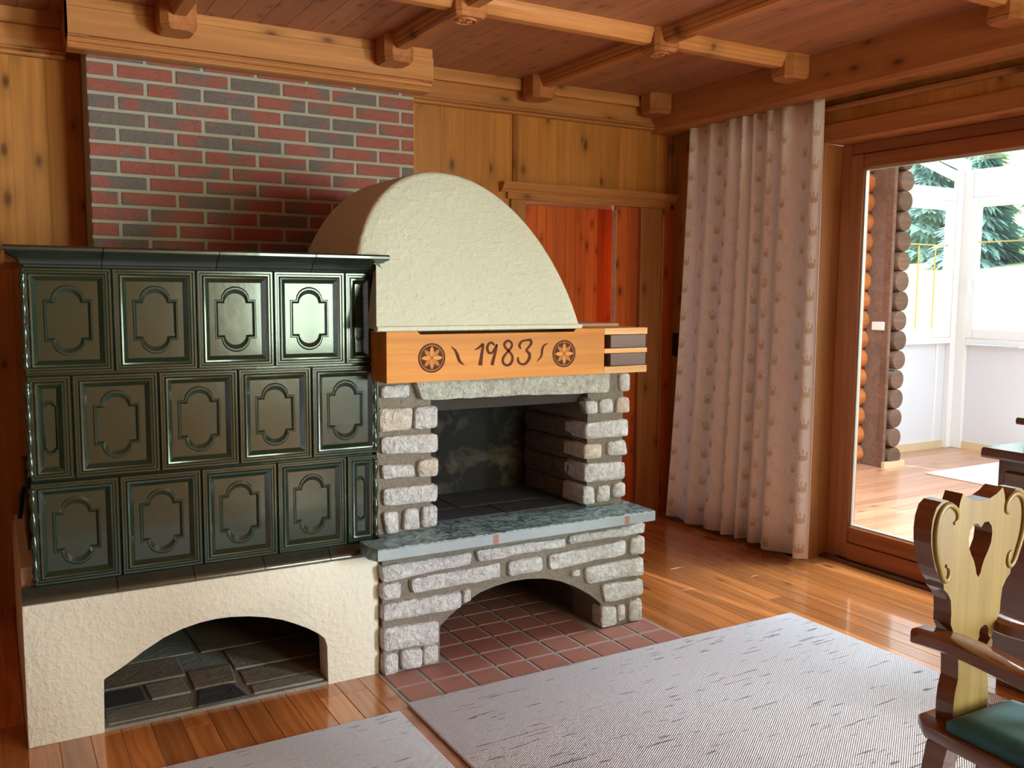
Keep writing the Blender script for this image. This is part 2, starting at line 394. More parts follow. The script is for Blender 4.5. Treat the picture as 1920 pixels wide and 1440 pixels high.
def smooth_line(pts, k=4):
    """Catmull-Rom through pts"""
    out = []; n = len(pts)
    for i in range(n-1):
        p0, p1, p2, p3 = pts[max(i-1, 0)], pts[i], pts[i+1], pts[min(i+2, n-1)]
        for j in range(k):
            t = j/k
            out.append(tuple(.5*((2*b)+(-a+c)*t+(2*a-5*b+4*c-d)*t*t+(-a+3*b-3*c+d)*t**3) for a, b, c, d in zip(p0, p1, p2, p3)))
    return out+[tuple(pts[-1])]

# ------------------------------------------------------------------ room shell
XL, XR, YB, YF, ZC = -3.3, 3.82, 1.5, -6.2, 2.66
XV = -1.2   # boards and planks are laid singly right of this line
floor = struct('floor', 'orange brown varnished pine plank floor')
bx('subfloor', 'grout', floor, XL-.1, XR+.2, YF-.1, YB+.3, -.12, -.018)
plank_meshes = {}
def plank(x0, x1, y0, y1, parent, mat='floor_wood'):
    L = round(y1-y0, 2); W = round(x1-x0, 4); key = (L, W, mat)
    if key not in plank_meshes:
        bm = bmesh.new(); box(bm, -W/2, W/2, 0, L, -.018, 0); bmesh.ops.recalc_face_normals(bm, faces=bm.faces)
        es = [e for e in bm.edges if all(v.co.z > -.001 for v in e.verts)]
        bmesh.ops.bevel(bm, geom=es, offset=.0012, segments=1, affect='EDGES')
        me = bpy.data.meshes.new('plank'); bm.to_mesh(me); bm.free(); me.materials.append(M[mat]); plank_meshes[key] = me
    return link('plank', plank_meshes[key], None, parent, loc=((x0+x1)/2, y0, 0))
PW = .092
bx('plank_field', 'floor_wood', floor, XL, XV, YF, YB, -.018, 0)
nx = int((XR+.17-XV)/PW)
for i in range(nx):
    x0 = XV+i*PW
    brk = [YF, -3.1+random.choice([-.6, -.3, 0, .3]), -1.3+random.choice([-.45, -.15, .15, .45]), .35+random.choice([-.45, -.15, .15, .3]), YB+.2]
    for a, b in zip(brk, brk[1:]):
        if x0 > XR-.06 and (b > .6 or a < -1.3): b = min(b, .30); a = max(a, -1.0)
        if b-a > .05: plank(x0, x0+PW-.0012, a, b-.001, floor)

# back wall with vertical pine boards
wall = struct('wall_back', 'knotty pine panelled back wall')
def panel(parent, xa, xb, z0, z1, y=YB, wd=.142, mat='pine_wall', th=.02):
    n = max(1, round((xb-xa)/wd)); k = (xb-xa)/n
    for i in range(n):
        bx('board', mat, parent, xa+i*k, xa+(i+1)*k, y, y+th, z0, z1, .0007)
bx('backing', 'pine_wall', wall, XL-.1, 2.70, YB+.02, YB+.10, 0, ZC+.08)
bx('backing', 'pine_wall', wall, 2.70, XR+.1, YB+.02, YB+.10, 2.02, ZC+.08)
panel(wall, XL, XV, 0, 2.48, wd=.5); panel(wall, XV, .36, 0, 2.48); panel(wall, 1.86, 2.618, 0, 2.48); panel(wall, 2.655, XR, 2.02, 2.48)
# batten between the panels
pr('batten', 'pine_trim_z', wall, [(2.617, 1.502), (2.617, 1.488), (2.624, 1.482), (2.630, 1.486), (2.636, 1.478), (2.642, 1.486), (2.648, 1.482), (2.656, 1.488), (2.656, 1.502)], 'Z', 2.08, 2.475)
pr('batten', 'pine_trim_z', wall, [(XR-.055, 1.502), (XR-.055, 1.488), (XR-.04, 1.482), (XR-.02, 1.488), (XR-.001, 1.488), (XR-.001, 1.502)], 'Z', 2.08, 2.475)
def cornice_wall(name, x0, x1):
    t = struct(name, 'moulded pine cornice rail along the back wall')
    pr('frieze_board', 'pine_trim', t, [(1.5, 2.47), (1.472, 2.47), (1.462, 2.475), (1.460, 2.481), (1.466, 2.486), (1.472, 2.487), (1.472, 2.490), (1.456, 2.493), (1.452, 2.499), (1.458, 2.505), (1.476, 2.508), (1.476, 2.60), (1.5, 2.60)], 'X', x0, x1)
    pr('top_rail', 'pine_trim', t, [(1.5, 2.598), (1.44, 2.598), (1.436, 2.604), (1.436, ZC), (1.5, ZC)], 'X', x0, x1)
cornice_wall('trim_1', XL, .30); cornice_wall('trim_2', 1.90, XR-.02)

# chimney breast with brick facing
br = struct('wall_chimney', 'red and grey brick facing of the chimney breast')
BX0, BX1, BY = .362, 1.886, 1.25
bx('mortar_bed', 'mortar_light', br, BX0, BX1, BY-.0045, YB, 0, ZC)
bm_cache = {}
def brick(x0, x1, z0, z1):
    L = round(x1-x0, 3)
    if L < .03: return
    if L not in bm_cache:
        bm = bmesh.new(); box(bm, -L/2, L/2, -.012, .02, -.0272, .0272); bmesh.ops.recalc_face_normals(bm, faces=bm.faces); bevel(bm, .0028, 1)
        me = bpy.data.meshes.new('brick'); bm.to_mesh(me); bm.free(); me.materials.append(M['brick']); bm_cache[L] = me
    link('brick', bm_cache[L], None, br, loc=((x0+x1)/2, BY+.004+random.uniform(-.0015, .0015), (z0+z1)/2))
CP = .0685
for r in range(15):
    zt = 2.436+CP-r*CP
    off = 0 if r % 2 == 0 else -.1215
    x = BX0+off
    while x < BX1-.02:
        a, b = max(BX0, x), min(BX1, x+.243-.0145)
        brick(a+.0001, b, zt-CP+.005, zt-.005); x += .243
ct = struct('trim_3', 'heavy moulded pine cornice over the brick chimney breast')
prof = [(1.25, 2.455), (1.162, 2.455), (1.152, 2.459), (1.149, 2.465), (1.152, 2.471), (1.160, 2.474), (1.160, 2.478), (1.146, 2.481), (1.139, 2.488), (1.139, 2.494), (1.144, 2.499), (1.144, 2.503), (1.12, 2.506), (1.12, 2.615), (1.13, 2.62), (1.13, ZC), (1.25, ZC)]
pr('cornice_board', 'pine_trim', ct, prof, 'X', .285, 1.94)
bx('cornice_return', 'pine_trim_y', ct, .285, .362, 1.1305, 1.476, 2.50, ZC)
bx('cornice_return', 'pine_trim_y', ct, 1.886, 1.94, 1.1305, 1.476, 2.50, ZC)

# doorway in the back wall
dw = struct('door_2', 'orange red pine door in the back wall behind the fireplace hood')
pr('casing_cornice', 'pine_trim', dw, [(1.5, 2.03), (1.472, 2.03), (1.468, 2.038), (1.455, 2.046), (1.442, 2.064), (1.436, 2.070), (1.436, 2.084), (1.5, 2.084)], 'X', 2.53, XR-.002)
bx('casing_head', 'pine_trim', dw, 2.576, XR-.04, 1.476, 1.52, 1.992, 2.03, .002)
bx('casing_post', 'pine_trim_z', dw, 2.60, 2.70, 1.478, 1.56, 0, 1.992, .002)
bx('casing_post', 'pine_trim_z', dw, 3.555, 3.722, 1.482, 1.56, 0, 1.992, .002)
pr('casing_bead', 'pine_trim_z', dw, [(3.543, 1.51), (3.543, 1.476), (3.550, 1.470), (3.557, 1.476), (3.557, 1.51)], 'Z', 0, 1.992)
pr('casing_bead', 'pine_trim_z', dw, [(3.716, 1.50), (3.716, 1.474), (3.724, 1.468), (3.732, 1.474), (3.732, 1.50)], 'Z', 0, 1.992)
bx('side_board', 'pine_red', dw, 3.732, XR, 1.49, 1.54, 0, 1.992)
bx('soffit', 'pine_pale', dw, 2.70, 3.60, 1.52, 1.80, 1.992, 2.02)  # paler wood stands in for the light on the soffit
bx('closing_board', 'pine_red', dw, 3.556, XR+.16, 1.57, 1.62, 0, 2.06)  # unseen board added to block stray light around the doorway
bx('threshold', 'pine_red', dw, 2.70, 3.60, 1.5, 1.78, -.02, .004)
for i in range(11):
    bx('door_board', 'pine_red', dw, 2.70+i*.0733+.0005, 2.70+(i+1)*.0733-.0005, 1.72, 1.75, .006, 1.99, .0012)
for i in range(2):
    bx('fixed_board', 'pine_red', dw, 3.372+i*.086, 3.372+(i+1)*.086-.001, 1.505, 1.535, .0, 1.992, .0012)
bx('painted_light_edge', 'pine_pale', dw, 3.3665, 3.3718, 1.500, 1.54, .0, 1.97)  # pale strip painted in for the bright line of light at the jamb

# ceiling
ceil = struct('ceiling', 'coffered knotty pine ceiling with moulded beams')
bx('deck', 'pine_ceiling', ceil, XL-.1, XR+.2, YF-.1, YB+.1, ZC+.015, ZC+.1)
nb = 42; cw = (XR-XV)/nb; bx('board_field', 'pine_ceiling', ceil, XL, XV, YF, YB, ZC, ZC+.015)
cm = None
for i in range(nb):
    if cm is None:
        o = bx('board', 'pine_ceiling', ceil, XV+.0005, XV+cw-.0005, YF, YB, ZC, ZC+.015, .001); cm = o.data
    else:
        link('board', cm, None, ceil, loc=(i*cw, 0, 0))
BXS = [-2.33, -1.32, -.31, .70, 1.70, 2.71]; BYS = [.295, -.87, -2.035, -3.2, -4.36, -5.5]
RBX = 3.62
def beam_prof(c): return [(c-.05, ZC), (c-.05, ZC-.014), (c-.043, ZC-.03), (c-.043, ZC-.036), (c-.034, ZC-.048), (c-.034, ZC-.055), (c-.024, ZC-.066), (c+.024, ZC-.066), (c+.034, ZC-.055), (c+.034, ZC-.048), (c+.043, ZC-.036), (c+.043, ZC-.03), (c+.05, ZC-.014), (c+.05, ZC)]
HB = .072
for x in BXS:
    y_end = 1.06 if .3 < x < 1.9 else 1.385
    ys = [y_end]+BYS+[YF+.02]
    for a, b in zip(ys, ys[1:]):
        pr('beam', 'pine_trim_y', ceil, beam_prof(x), 'Y', b+(HB if b in BYS else 0), a-(HB if a in BYS else 0))
for y in BYS:
    xs = [XL+.01]+BXS+[RBX-.06]
    for a, b in zip(xs, xs[1:]):
        pr('beam', 'pine_trim', ceil, beam_prof(y), 'X', a+(HB if a in BXS else 0), b-(HB if b in BXS else 0))
def block_mesh(dx, dy, h, cut):
    bm = bmesh.new()
    def ring(sx, sy, c, z): return [bm.verts.new(p+(z,)) for p in ((-sx+c, -sy), (sx-c, -sy), (sx, -sy+c), (sx, sy-c), (sx-c, sy), (-sx+c, sy), (-sx, sy-c), (-sx, -sy+c))]
    R = [ring(dx, dy, cut, 0), ring(dx, dy, cut, -h+.026), ring(dx-.004, dy-.004, cut, -h+.022), ring(dx-.002, dy-.002, cut, -h+.014), ring(dx-.012, dy-.012, cut, -h)]
    for a, b in zip(R, R[1:]):
        for i in range(8): bm.faces.new((a[i], a[(i+1) % 8], b[(i+1) % 8], b[i]))
    bm.faces.new(R[0]); bm.faces.new(R[-1][::-1]); bmesh.ops.recalc_face_normals(bm, faces=bm.faces)
    me = bpy.data.meshes.new('block'); bm.to_mesh(me); bm.free(); return me
def rosette_mesh(r, n):
    bm = bmesh.new(); N = 32
    prof = [(r, 0), (r, -.004), (r*.93, -.008), (r*.86, -.004), (r*.84, -.001), (.0005, -.001)]
    lathe(bm, prof, (0, 0, 0), N)
    for k in range(n):
        a = 2*PI*k/n; pts = []
        for s, wd in ((.06, 0), (.3, .12), (.5, .16), (.68, .12), (.82, 0)):
            pts.append((s*r, wd*r))
        def P(s, t, z): return bm.verts.new((s*math.cos(a)-t*math.sin(a), s*math.sin(a)+t*math.cos(a), z))
        mid = [P(s, 0, -.007) for s, t in pts]; lo = [P(s, t, -.002) for s, t in pts]; hi = [P(s, -t, -.002) for s, t in pts]
        for i in range(4):
            for sd in (lo, hi):
                try: bm.faces.new((mid[i], mid[i+1], sd[i+1], sd[i]))
                except ValueError: pass
    bmesh.ops.remove_doubles(bm, verts=bm.verts, dist=1e-6)
    bmesh.ops.recalc_face_normals(bm, faces=bm.faces)
    me = bpy.data.meshes.new('rosette'); bm.to_mesh(me); bm.free(); return me
node_me = block_mesh(.072, .072, .098, .018); node_me.materials.append(M['pine_trim_y'])
brk_me = block_mesh(.075, .085, .12, .03); brk_me.materials.append(M['pine_trim_y'])
ros_me = rosette_mesh(.044, 8); ros_me.materials.append(M['pine_trim_y'])
for x in BXS:
    for y in BYS:
        b = link('block', node_me, None, ceil, loc=(x, y, ZC))
        link('rosette', ros_me, None, b, loc=(x, y, ZC-.098))
    link('bracket', brk_me, None, ceil, loc=(x, 1.12-.075 if .3 < x < 1.9 else 1.36, ZC))
for y in BYS: link('bracket', brk_me, None, ceil, loc=(RBX-.06, y, ZC), rot=(0, 0, PI/2))
link('bracket', brk_me, None, ceil, loc=(3.56, 1.37, ZC), rot=(0, 0, PI/2))

# right wall: beam, boards, glass door opening
rw = struct('wall_right', 'dark knotty pine right wall around the glass door')
DY0, DY1, DZ = .29, -1.02, 2.249
def ypanel(z0, z1, ya, yb, wd=.14, x=XR):
    n = max(1, round((yb-ya)/wd)); k = (yb-ya)/n
    for i in range(n): bx('board', 'pine_wall', rw, x, x+.02, ya+i*k, ya+(i+1)*k, z0, z1, .0007)
ypanel(0, 2.60, DY0+.085, YB); ypanel(2.337, 2.60, DY1, DY0+.085, .7); ypanel(0, 2.60, -3.75, DY1); ypanel(2.15, 2.6, -5.1, -3.75, .16); ypanel(0, 2.6, YF, -5.1, .16)
for a, b, c, d in ((DY0+.022, YB+.1, 0, ZC), (DY1, DY0, DZ+.022, ZC), (-3.75, DY1-.022, 0, ZC), (-5.1, -3.75, 0, .3), (-5.1, -3.75, 2.15, ZC), (YF-.1, -5.1, 0, ZC)):
    bx('core', 'pine_wall', rw, XR+.02, XR+.16, a, b, c, d)
t4 = struct('trim_4', 'heavy pine beam running along the right wall under the ceiling')
pr('beam', 'pine_trim_y', t4, [(RBX, ZC), (RBX, 2.468), (RBX+.012, 2.455), (RBX+.05, 2.45), (XR-.06, 2.45), (XR-.06, ZC)], 'Y', YF, YB-.03)
pr('curtain_rail_board', 'pine_trim_y', t4, [(XR-.002, 2.402), (XR-.026, 2.402), (XR-.036, 2.412), (XR-.036, 2.424), (XR-.026, 2.43), (XR-.002, 2.432)], 'Y', YF, .27)
t5 = struct('trim_5', 'pine casing boards around the glass door opening')
bx('casing_head', 'pine_trim_y', t5, XR-.018, XR, DY1-.09, DY0+.085, DZ, DZ+.09, .003)
bx('casing_post', 'pine_trim_z', t5, XR-.018, XR, DY0, DY0+.085, 0, DZ-.001, .003)
bx('casing_post', 'pine_trim_z', t5, XR-.018, XR, DY1-.09, DY1, 0, DZ-.001, .003)
bx('jamb', 'pine_trim_z', t5, XR, XR+.19, DY0, DY0+.022, 0, DZ, .002)
bx('jamb', 'pine_trim_z', t5, XR, XR+.19, DY1-.022, DY1, 0, DZ, .002)
bx('jamb_head', 'pine_trim_y', t5, XR-.001, XR+.19, DY1, DY0, DZ, DZ+.022, .002)
gd = struct('door_1', 'wood framed glass door leading to the conservatory')
DX = 3.96
FY0, FY1 = .272, -1.0
bx('frame_post', 'door_wood', gd, DX+.012, DX+.06, FY0-.045, .2899, 0.0, 2.2485, .003)
bx('frame_head', 'door_wood_y', gd, DX+.012, DX+.06, FY1, FY0-.046, 2.19, 2.2485, .003)
bx('leaf_stile', 'door_wood', gd, DX, DX+.055, .142, .225, .018, 2.188, .005)
bx('leaf_stile', 'door_wood', gd, DX, DX+.055, FY1, FY1+.09, .018, 2.188, .005)
bx('leaf_rail', 'door_wood_y', gd, DX, DX+.055, FY1+.091, .141, 2.112, 2.188, .005)
bx('leaf_rail', 'door_wood_y', gd, DX, DX+.055, FY1+.091, .141, .11, .198, .005)
bx('kick_board', 'door_wood_y', gd, DX-.012, DX+.055, FY1+.091, .141, .02, .108, .003)
bx('sill', 'hutch_wood', gd, DX-.05, DX+.14, DY1, DY0, -.005, .016, .002)
for a, b, c, d in ((.133, .1415, .199, 2.11), (FY1+.092, FY1+.10, .199, 2.11), (FY1+.10, .133, .199, .207), (FY1+.10, .133, 2.102, 2.11)):
    bx('gasket', 'gasket', gd, DX+.014, DX+.034, a, b, c, d)
bx('pane', 'glass', gd, DX+.02, DX+.024, FY1+.10, .133, .207, 2.102)
# curtain recess side of the wall behind the reveal
sw = tag(bx('light_switch', 'black_plastic', None, XR-.012, XR, 1.400, 1.468, 1.05, 1.20, .004), 'tall black switch plate on dark wall left of the curtain', 'light switch')

wl = struct('wall_left', 'unseen left wall coloured dark to cut bounced light'); bx('backing', 'hutch_wood', wl, XL-.12, XL, YF, YB, 0, ZC+.05)  # out of view; dark colour chosen to absorb light bouncing back
wf = struct('wall_front', 'pine wall behind the viewer with a garden window')
for a, b, c, d in ((XL, 2.3, 0, ZC), (3.6, XR+.1, 0, ZC), (2.3, 3.6, 0, .8), (2.3, 3.6, 2.2, ZC)):
    bx('panel', 'pine_wall', wf, a, b, YF-.12, YF, c, d)

def window(name, label, axis, c, a0, a1, z0, z1, fr=.06, th=.05, mat='white_paint', vm=(), hm=(), gold_v=(), gold_h=(), gz=None):
    t = struct(name, label)
    def B(n, mt, p, q, r, s, d0=-th/2, d1=th/2, bv=.004):
        if axis == 'X': return bx(n, mt, t, c+d0, c+d1, p, q, r, s, bv)
        return bx(n, mt, t, p, q, c+d0, c+d1, r, s, bv)
    B('frame_post', mat, a0, a0+fr, z0, z1); B('frame_post', mat, a1-fr, a1, z0, z1)
    B('frame_rail', mat, a0+fr, a1-fr, z0, z0+fr); B('frame_rail', mat, a0+fr, a1-fr, z1-fr, z1)
    for v in vm: B('mullion', mat, v-fr/2, v+fr/2, z0+fr, z1-fr)
    for h in hm: B('mullion', mat, a0+fr, a1-fr, h-fr/2, h+fr/2)
    B('pane', 'glass', a0+fr, a1-fr, z0+fr, z1-fr, -.003, .003, 0)
    for v in gold_v: B('glazing_bar', 'brass', v-.006, v+.006, z0+fr, (gz or z1)-fr, -.012, -.004, 0)
    for h in gold_h: B('glazing_bar', 'brass', a0+fr, a1-fr, h-.006, h+.006, -.014, -.005, 0)
    return t
window('window_1', 'garden window in the wall behind the viewer', 'Y', YF-.04, 2.3, 3.6, .8, 2.2, .06, .06, 'pine_trim_z', vm=(2.95,))
window('window_2', 'side window in the right wall near the viewer', 'X', XR+.08, -5.1, -3.75, .30, 2.15, .06, .06, 'pine_trim_z', vm=(-4.42,))

# ------------------------------------------------------------------ conservatory beyond the glass door
CX, CY, CF = 8.0, 2.31, -3.2
cf = struct('floor_conservatory', 'pale pinkish plank floor of the conservatory')
bx('subfloor', 'grout', cf, 4.02, CX+.2, CF-.1, CY+.2, -.12, -.02)
n = 0; y = CF
while y < CY:
    xs = [4.10, 5.3+random.uniform(-.5, .5), 6.7+random.uniform(-.4, .4), CX]
    for a, b in zip(xs, xs[1:]): bx('plank', 'cons_floor', cf, a, b-.001, y, min(y+.118, CY), -.02, 0, .001)
    y += .12
wc = struct('wall_conservatory_far', 'white low wall panels of the conservatory under the windows')
bx('panel', 'white_panel', wc, CX, CX+.08, CF, CY+.08, 0, 1.03)
yy = [CY-.02, 1.15, .25, -.55, -1.65, -2.7]
for a in yy: bx('post', 'white_paint', wc, CX-.05, CX, a-.10 if a != yy[0] else a-.12, a if a != yy[0] else CY, 0, 2.62, .004)
for a, b in zip(yy, yy[1:]):
    bx('sill', 'white_paint', wc, CX-.045, CX, b, a-.12, .985, 1.055, .006)
    bx('head', 'white_paint', wc, CX-.04, CX, b, a-.12, 2.36, 2.62, .004)
bx('baseboard', 'baseboard_light', wc, CX-.018, CX, CF, CY-.12, 0, .07)
window('window_3', 'white framed conservatory window at the far side with a handle', 'X', CX-.01, 1.155, CY-.12, 1.055, 2.36, .085, .07, gold_h=(1.95,))
k3 = 0
for a, b in zip(yy[1:], yy[2:]):
    k3 += 1; window('window_%d' % (3+k3), 'white framed conservatory window further along the far side', 'X', CX-.01, b, a-.10, 1.055, 2.36, .085, .07, gold_h=(1.95,))
hd = struct('trim_6', 'white window handle and sill rod of the conservatory window')
bm = bmesh.new(); tube(bm, [(CX-.05, 2.135, 1.60), (CX-.085, 2.135, 1.60), (CX-.09, 2.135, 1.58), (CX-.09, 2.135, 1.48)], .012); finish('handle', bm, 'white_paint', hd, 40)
bm = bmesh.new(); tube(bm, [(CX-.06, 2.10, 1.00), (CX-.06, 1.65, 1.00)], .010); finish('sill_rod', bm, 'chrome', hd, 40)
wy = struct('wall_conservatory_side', 'white conservatory side wall with low panel')
bx('panel', 'white_panel', wy, 6.7, CX, CY, CY+.08, 0, 1.03)
bx('post', 'white_paint', wy, CX-.13, CX-.05, CY-.05, CY, 0, 2.62, .004)
bx('post', 'white_paint', wy, 6.72, 6.86, CY-.04, CY, 0, 2.62, .004)
bx('sill', 'white_paint', wy, 6.86, CX-.13, CY-.05, CY, 1.0, 1.06, .006)
bx('transom', 'white_paint', wy, 6.86, CX-.13, CY-.04, CY, 2.33, 2.45, .006)
bx('panel_strip', 'white_paint', wy, 7.72, 7.75, CY-.012, CY, .07, 1.0)
bx('baseboard', 'baseboard_light', wy, 6.7, CX-.05, CY-.018, CY, 0, .07)
window('window_9', 'white framed conservatory side window with gold glazing bars', 'Y', CY-.01, 6.86, CX-.13, 1.06, 2.33, .08, .06, gold_v=(7.12, 7.38, 7.62), gold_h=(1.92,), gz=1.985)
wt = struct('window_10', 'sloping top light above the conservatory side window')
pr('pane', 'glass', wt, [(6.86, 2.45), (CX-.13, 2.45), (CX-.13, 2.52), (6.86, 2.76)], 'Y', CY-.013, CY-.007)
pr('frame_rail', 'white_paint', wt, [(6.86, 2.76), (CX-.13, 2.52), (CX-.13, 2.60), (6.86, 2.84)], 'Y', CY-.05, CY)
rf = struct('ceiling_conservatory', 'white glazed lean-to roof of the conservatory')
def roofz(x): return 3.45-(x-4.0)*.205
for i in range(6):
    y = CF+.05+i*1.09
    pr('rafter', 'white_paint', rf, [(4.1, roofz(4.1)), (CX+.05, roofz(CX+.05)), (CX+.05, roofz(CX+.05)+.09), (4.1, roofz(4.1)+.09)], 'Y', y-.035, y+.035)
pr('roof_pane', 'glass', rf, [(4.1, roofz(4.1)+.095), (CX+.05, roofz(CX+.05)+.095), (CX+.05, roofz(CX+.05)+.10), (4.1, roofz(4.1)+.10)], 'Y', CF, CY+.05)
# log wall and its crossing log ends
lw = struct('wall_log', 'round orange log house wall with weathered crossing log ends')
for i in range(17):
    z = .085+i*.165
    bm = bmesh.new(); lathe(bm, [(.083, 4.12), (.086, 5.2), (.084, 6.47)], (0, 2.14, z), 14, 'X'); finish('log', bm, 'log_orange', lw, 50)
    bm = bmesh.new(); r = .084+random.uniform(-.003, .004)
    lathe(bm, [(r*.8, 1.846), (r*.96, 1.85), (r, 1.862), (r, 2.30)], (6.585+random.uniform(-.006, .006), 0, z), 16, 'Y')
    o = finish('log_end', bm, 'log_grey', lw, 50)
bx('post_board', 'log_grey', lw, 6.452, 6.49, 1.865, 2.085, 0, 2.86, .004)
bx('plinth', 'baseboard_light', lw, 6.44, 6.70, 1.83, 1.862, 0, .05)
tag(bx('socket_plate', 'white_paint', None, 6.437, 6.452, 1.90, 2.02, 1.16, 1.23, .003), 'white rectangular socket plate on the log wall post in the conservatory', 'socket')
o = bx('conservatory_rug', 'rug_plain', None, 6.55, 7.9, -.6, 1.52, .001, .012, .003); tag(o, 'plain white rug on the conservatory floor behind the glass door', 'rug')

# outside
md = tag(pr('ground_meadow', 'meadow', None, [(8.3, -.7), (34, 3.1), (60, 6.2), (140, 22), (140, -3), (8.3, -1)], 'Y', -60, 120), 'sunlit pale meadow rising outside the conservatory', kind='structure')
def conifer(x, y, z, h, rad, mat, label):
    t = thing('conifer_tree', label, 'tree', (x, y, z), 'trees beyond the meadow')
    bm = bmesh.new(); lathe(bm, [(rad*.08, -.5), (rad*.05, h*.6)], (x, y, z), 8); finish('trunk', bm, 'bark', t)
    bm = bmesh.new()
    for k in range(4200):
        f = random.random()**1.5; a = random.uniform(0, 2*PI); lay = .75+.25*math.sin(f*60+a*2); r = rad*(1-f)*lay*random.uniform(.55, 1.05)+.05
        p = Vector((x+r*math.cos(a), y+r*math.sin(a), z+h*(.04+.96*f)-.12*r)); d = Vector((math.cos(a), math.sin(a), -.45)).normalized(); q = Vector((-math.sin(a), math.cos(a), 0))
        l = .22+.26*(1-f); wd_ = .09+.07*(1-f)
        bm.faces.new([bm.verts.new(v) for v in (p-d*.1+q*wd_, p-d*.1-q*wd_+Vector((0, 0, .1)), p+d*l+Vector((0, 0, random.uniform(-.15, .15))))])
    finish('foliage', bm, mat, t)
for x, y, h, r, mt, lb in [(34, 13, 8, 1.9, 'foliage', 'conifer furthest right at the meadow edge'), (37, 17.2, 10, 2.0, 'foliage', 'tall blue green conifer in the middle of the far window'), (33, 20.6, 8.5, 1.8, 'foliage', 'conifer seen beside the corner post of the conservatory'), (38.5, 22.6, 10, 2.1, 'foliage_light', 'pale green tree seen through the side window'), (34, 25.4, 8, 2.0, 'foliage_light', 'pale green tree furthest left at the meadow edge'), (41, 13.8, 11, 2.0, 'foliage', 'tall conifer behind the right end of the tree line'), (42, 19, 12, 2.2, 'foliage', 'tallest conifer behind the others'), (30.5, 16.8, 5, 1.5, 'foliage', 'short conifer in front of the tree line')]:
    conifer(x, y, -.7+(x-8.3)*.148-.15, h, r, mt, lb)

# ------------------------------------------------------------------ tiled stove
st = thing('tiled_stove', 'dark green glazed tile stove on a cream plaster arched base', 'stove', (.6, .6, 0))
SW = 1.186
arch = [(.222, -.001), (.226, .18), (.288, .213), (.35, .252), (.415, .286), (.475, .306), (.532, .317), (.585, .321), (.636, .319), (.70, .31), (.76, .296), (.815, .277), (.863, .254), (.91, .228), (.95, .20), (.972, .178), (.98, .15), (.983, -.001)]
pr('plaster_base', 'plaster_base', st, [(0, 0)]+arch+[(SW, 0), (SW, .465), (0, .465)], 'Y', 0, .095, .004, 30)
bx('base_side', 'plaster_base', st, 0, .08, .0955, 1.238, 0, .465)
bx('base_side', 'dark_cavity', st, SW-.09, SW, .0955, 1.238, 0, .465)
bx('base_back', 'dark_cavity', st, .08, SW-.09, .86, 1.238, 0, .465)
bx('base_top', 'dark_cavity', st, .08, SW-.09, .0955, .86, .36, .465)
# rough stone floor inside the arch
bx('recess_bed', 'slab_grey', st, .08, SW-.09, .004, .86, -.01, .012)
slabs = [((.235, .02), (.50, .02), (.50, .13), (.235, .135), 'slab_grey'), ((.235, .15), (.37, .15), (.37, .29), (.235, .29), 'slate_dark'), ((.385, .15), (.52, .145), (.52, .29), (.385, .29), 'slab_grey'), ((.525, .012), (.70, .012), (.67, .15), (.545, .15), 'slate_dark'), ((.54, .165), (.69, .165), (.70, .33), (.54, .33), 'slab_tan'), ((.71, .02), (.975, .02), (.975, .10), (.72, .10), 'slab_grey'), ((.71, .115), (1.05, .11), (1.05, .25), (.71, .25), 'slab_tan'), ((.12, .31), (.53, .31), (.53, .50), (.12, .50), 'slab_tan'), ((.71, .27), (1.05, .27), (1.05, .48), (.71, .48), 'slab_grey'), ((.12, .52), (.60, .52), (.60, .82), (.12, .82), 'slab_grey'), ((.62, .50), (1.05, .50), (1.05, .82), (.62, .82), 'slab_tan')]
for a, b, c, d, mt in slabs:
    bm = bmesh.new(); prism(bm, [(p[0]+random.uniform(-.006, .006), p[1]+random.uniform(-.004, .004)) for p in (a, b, c, d)], 'Z', 0, .0155+random.uniform(0, .003)); bmesh.ops.recalc_face_normals(bm, faces=bm.faces); bevel(bm, .004, 1)
    finish('recess_slab', bm, mt, st)
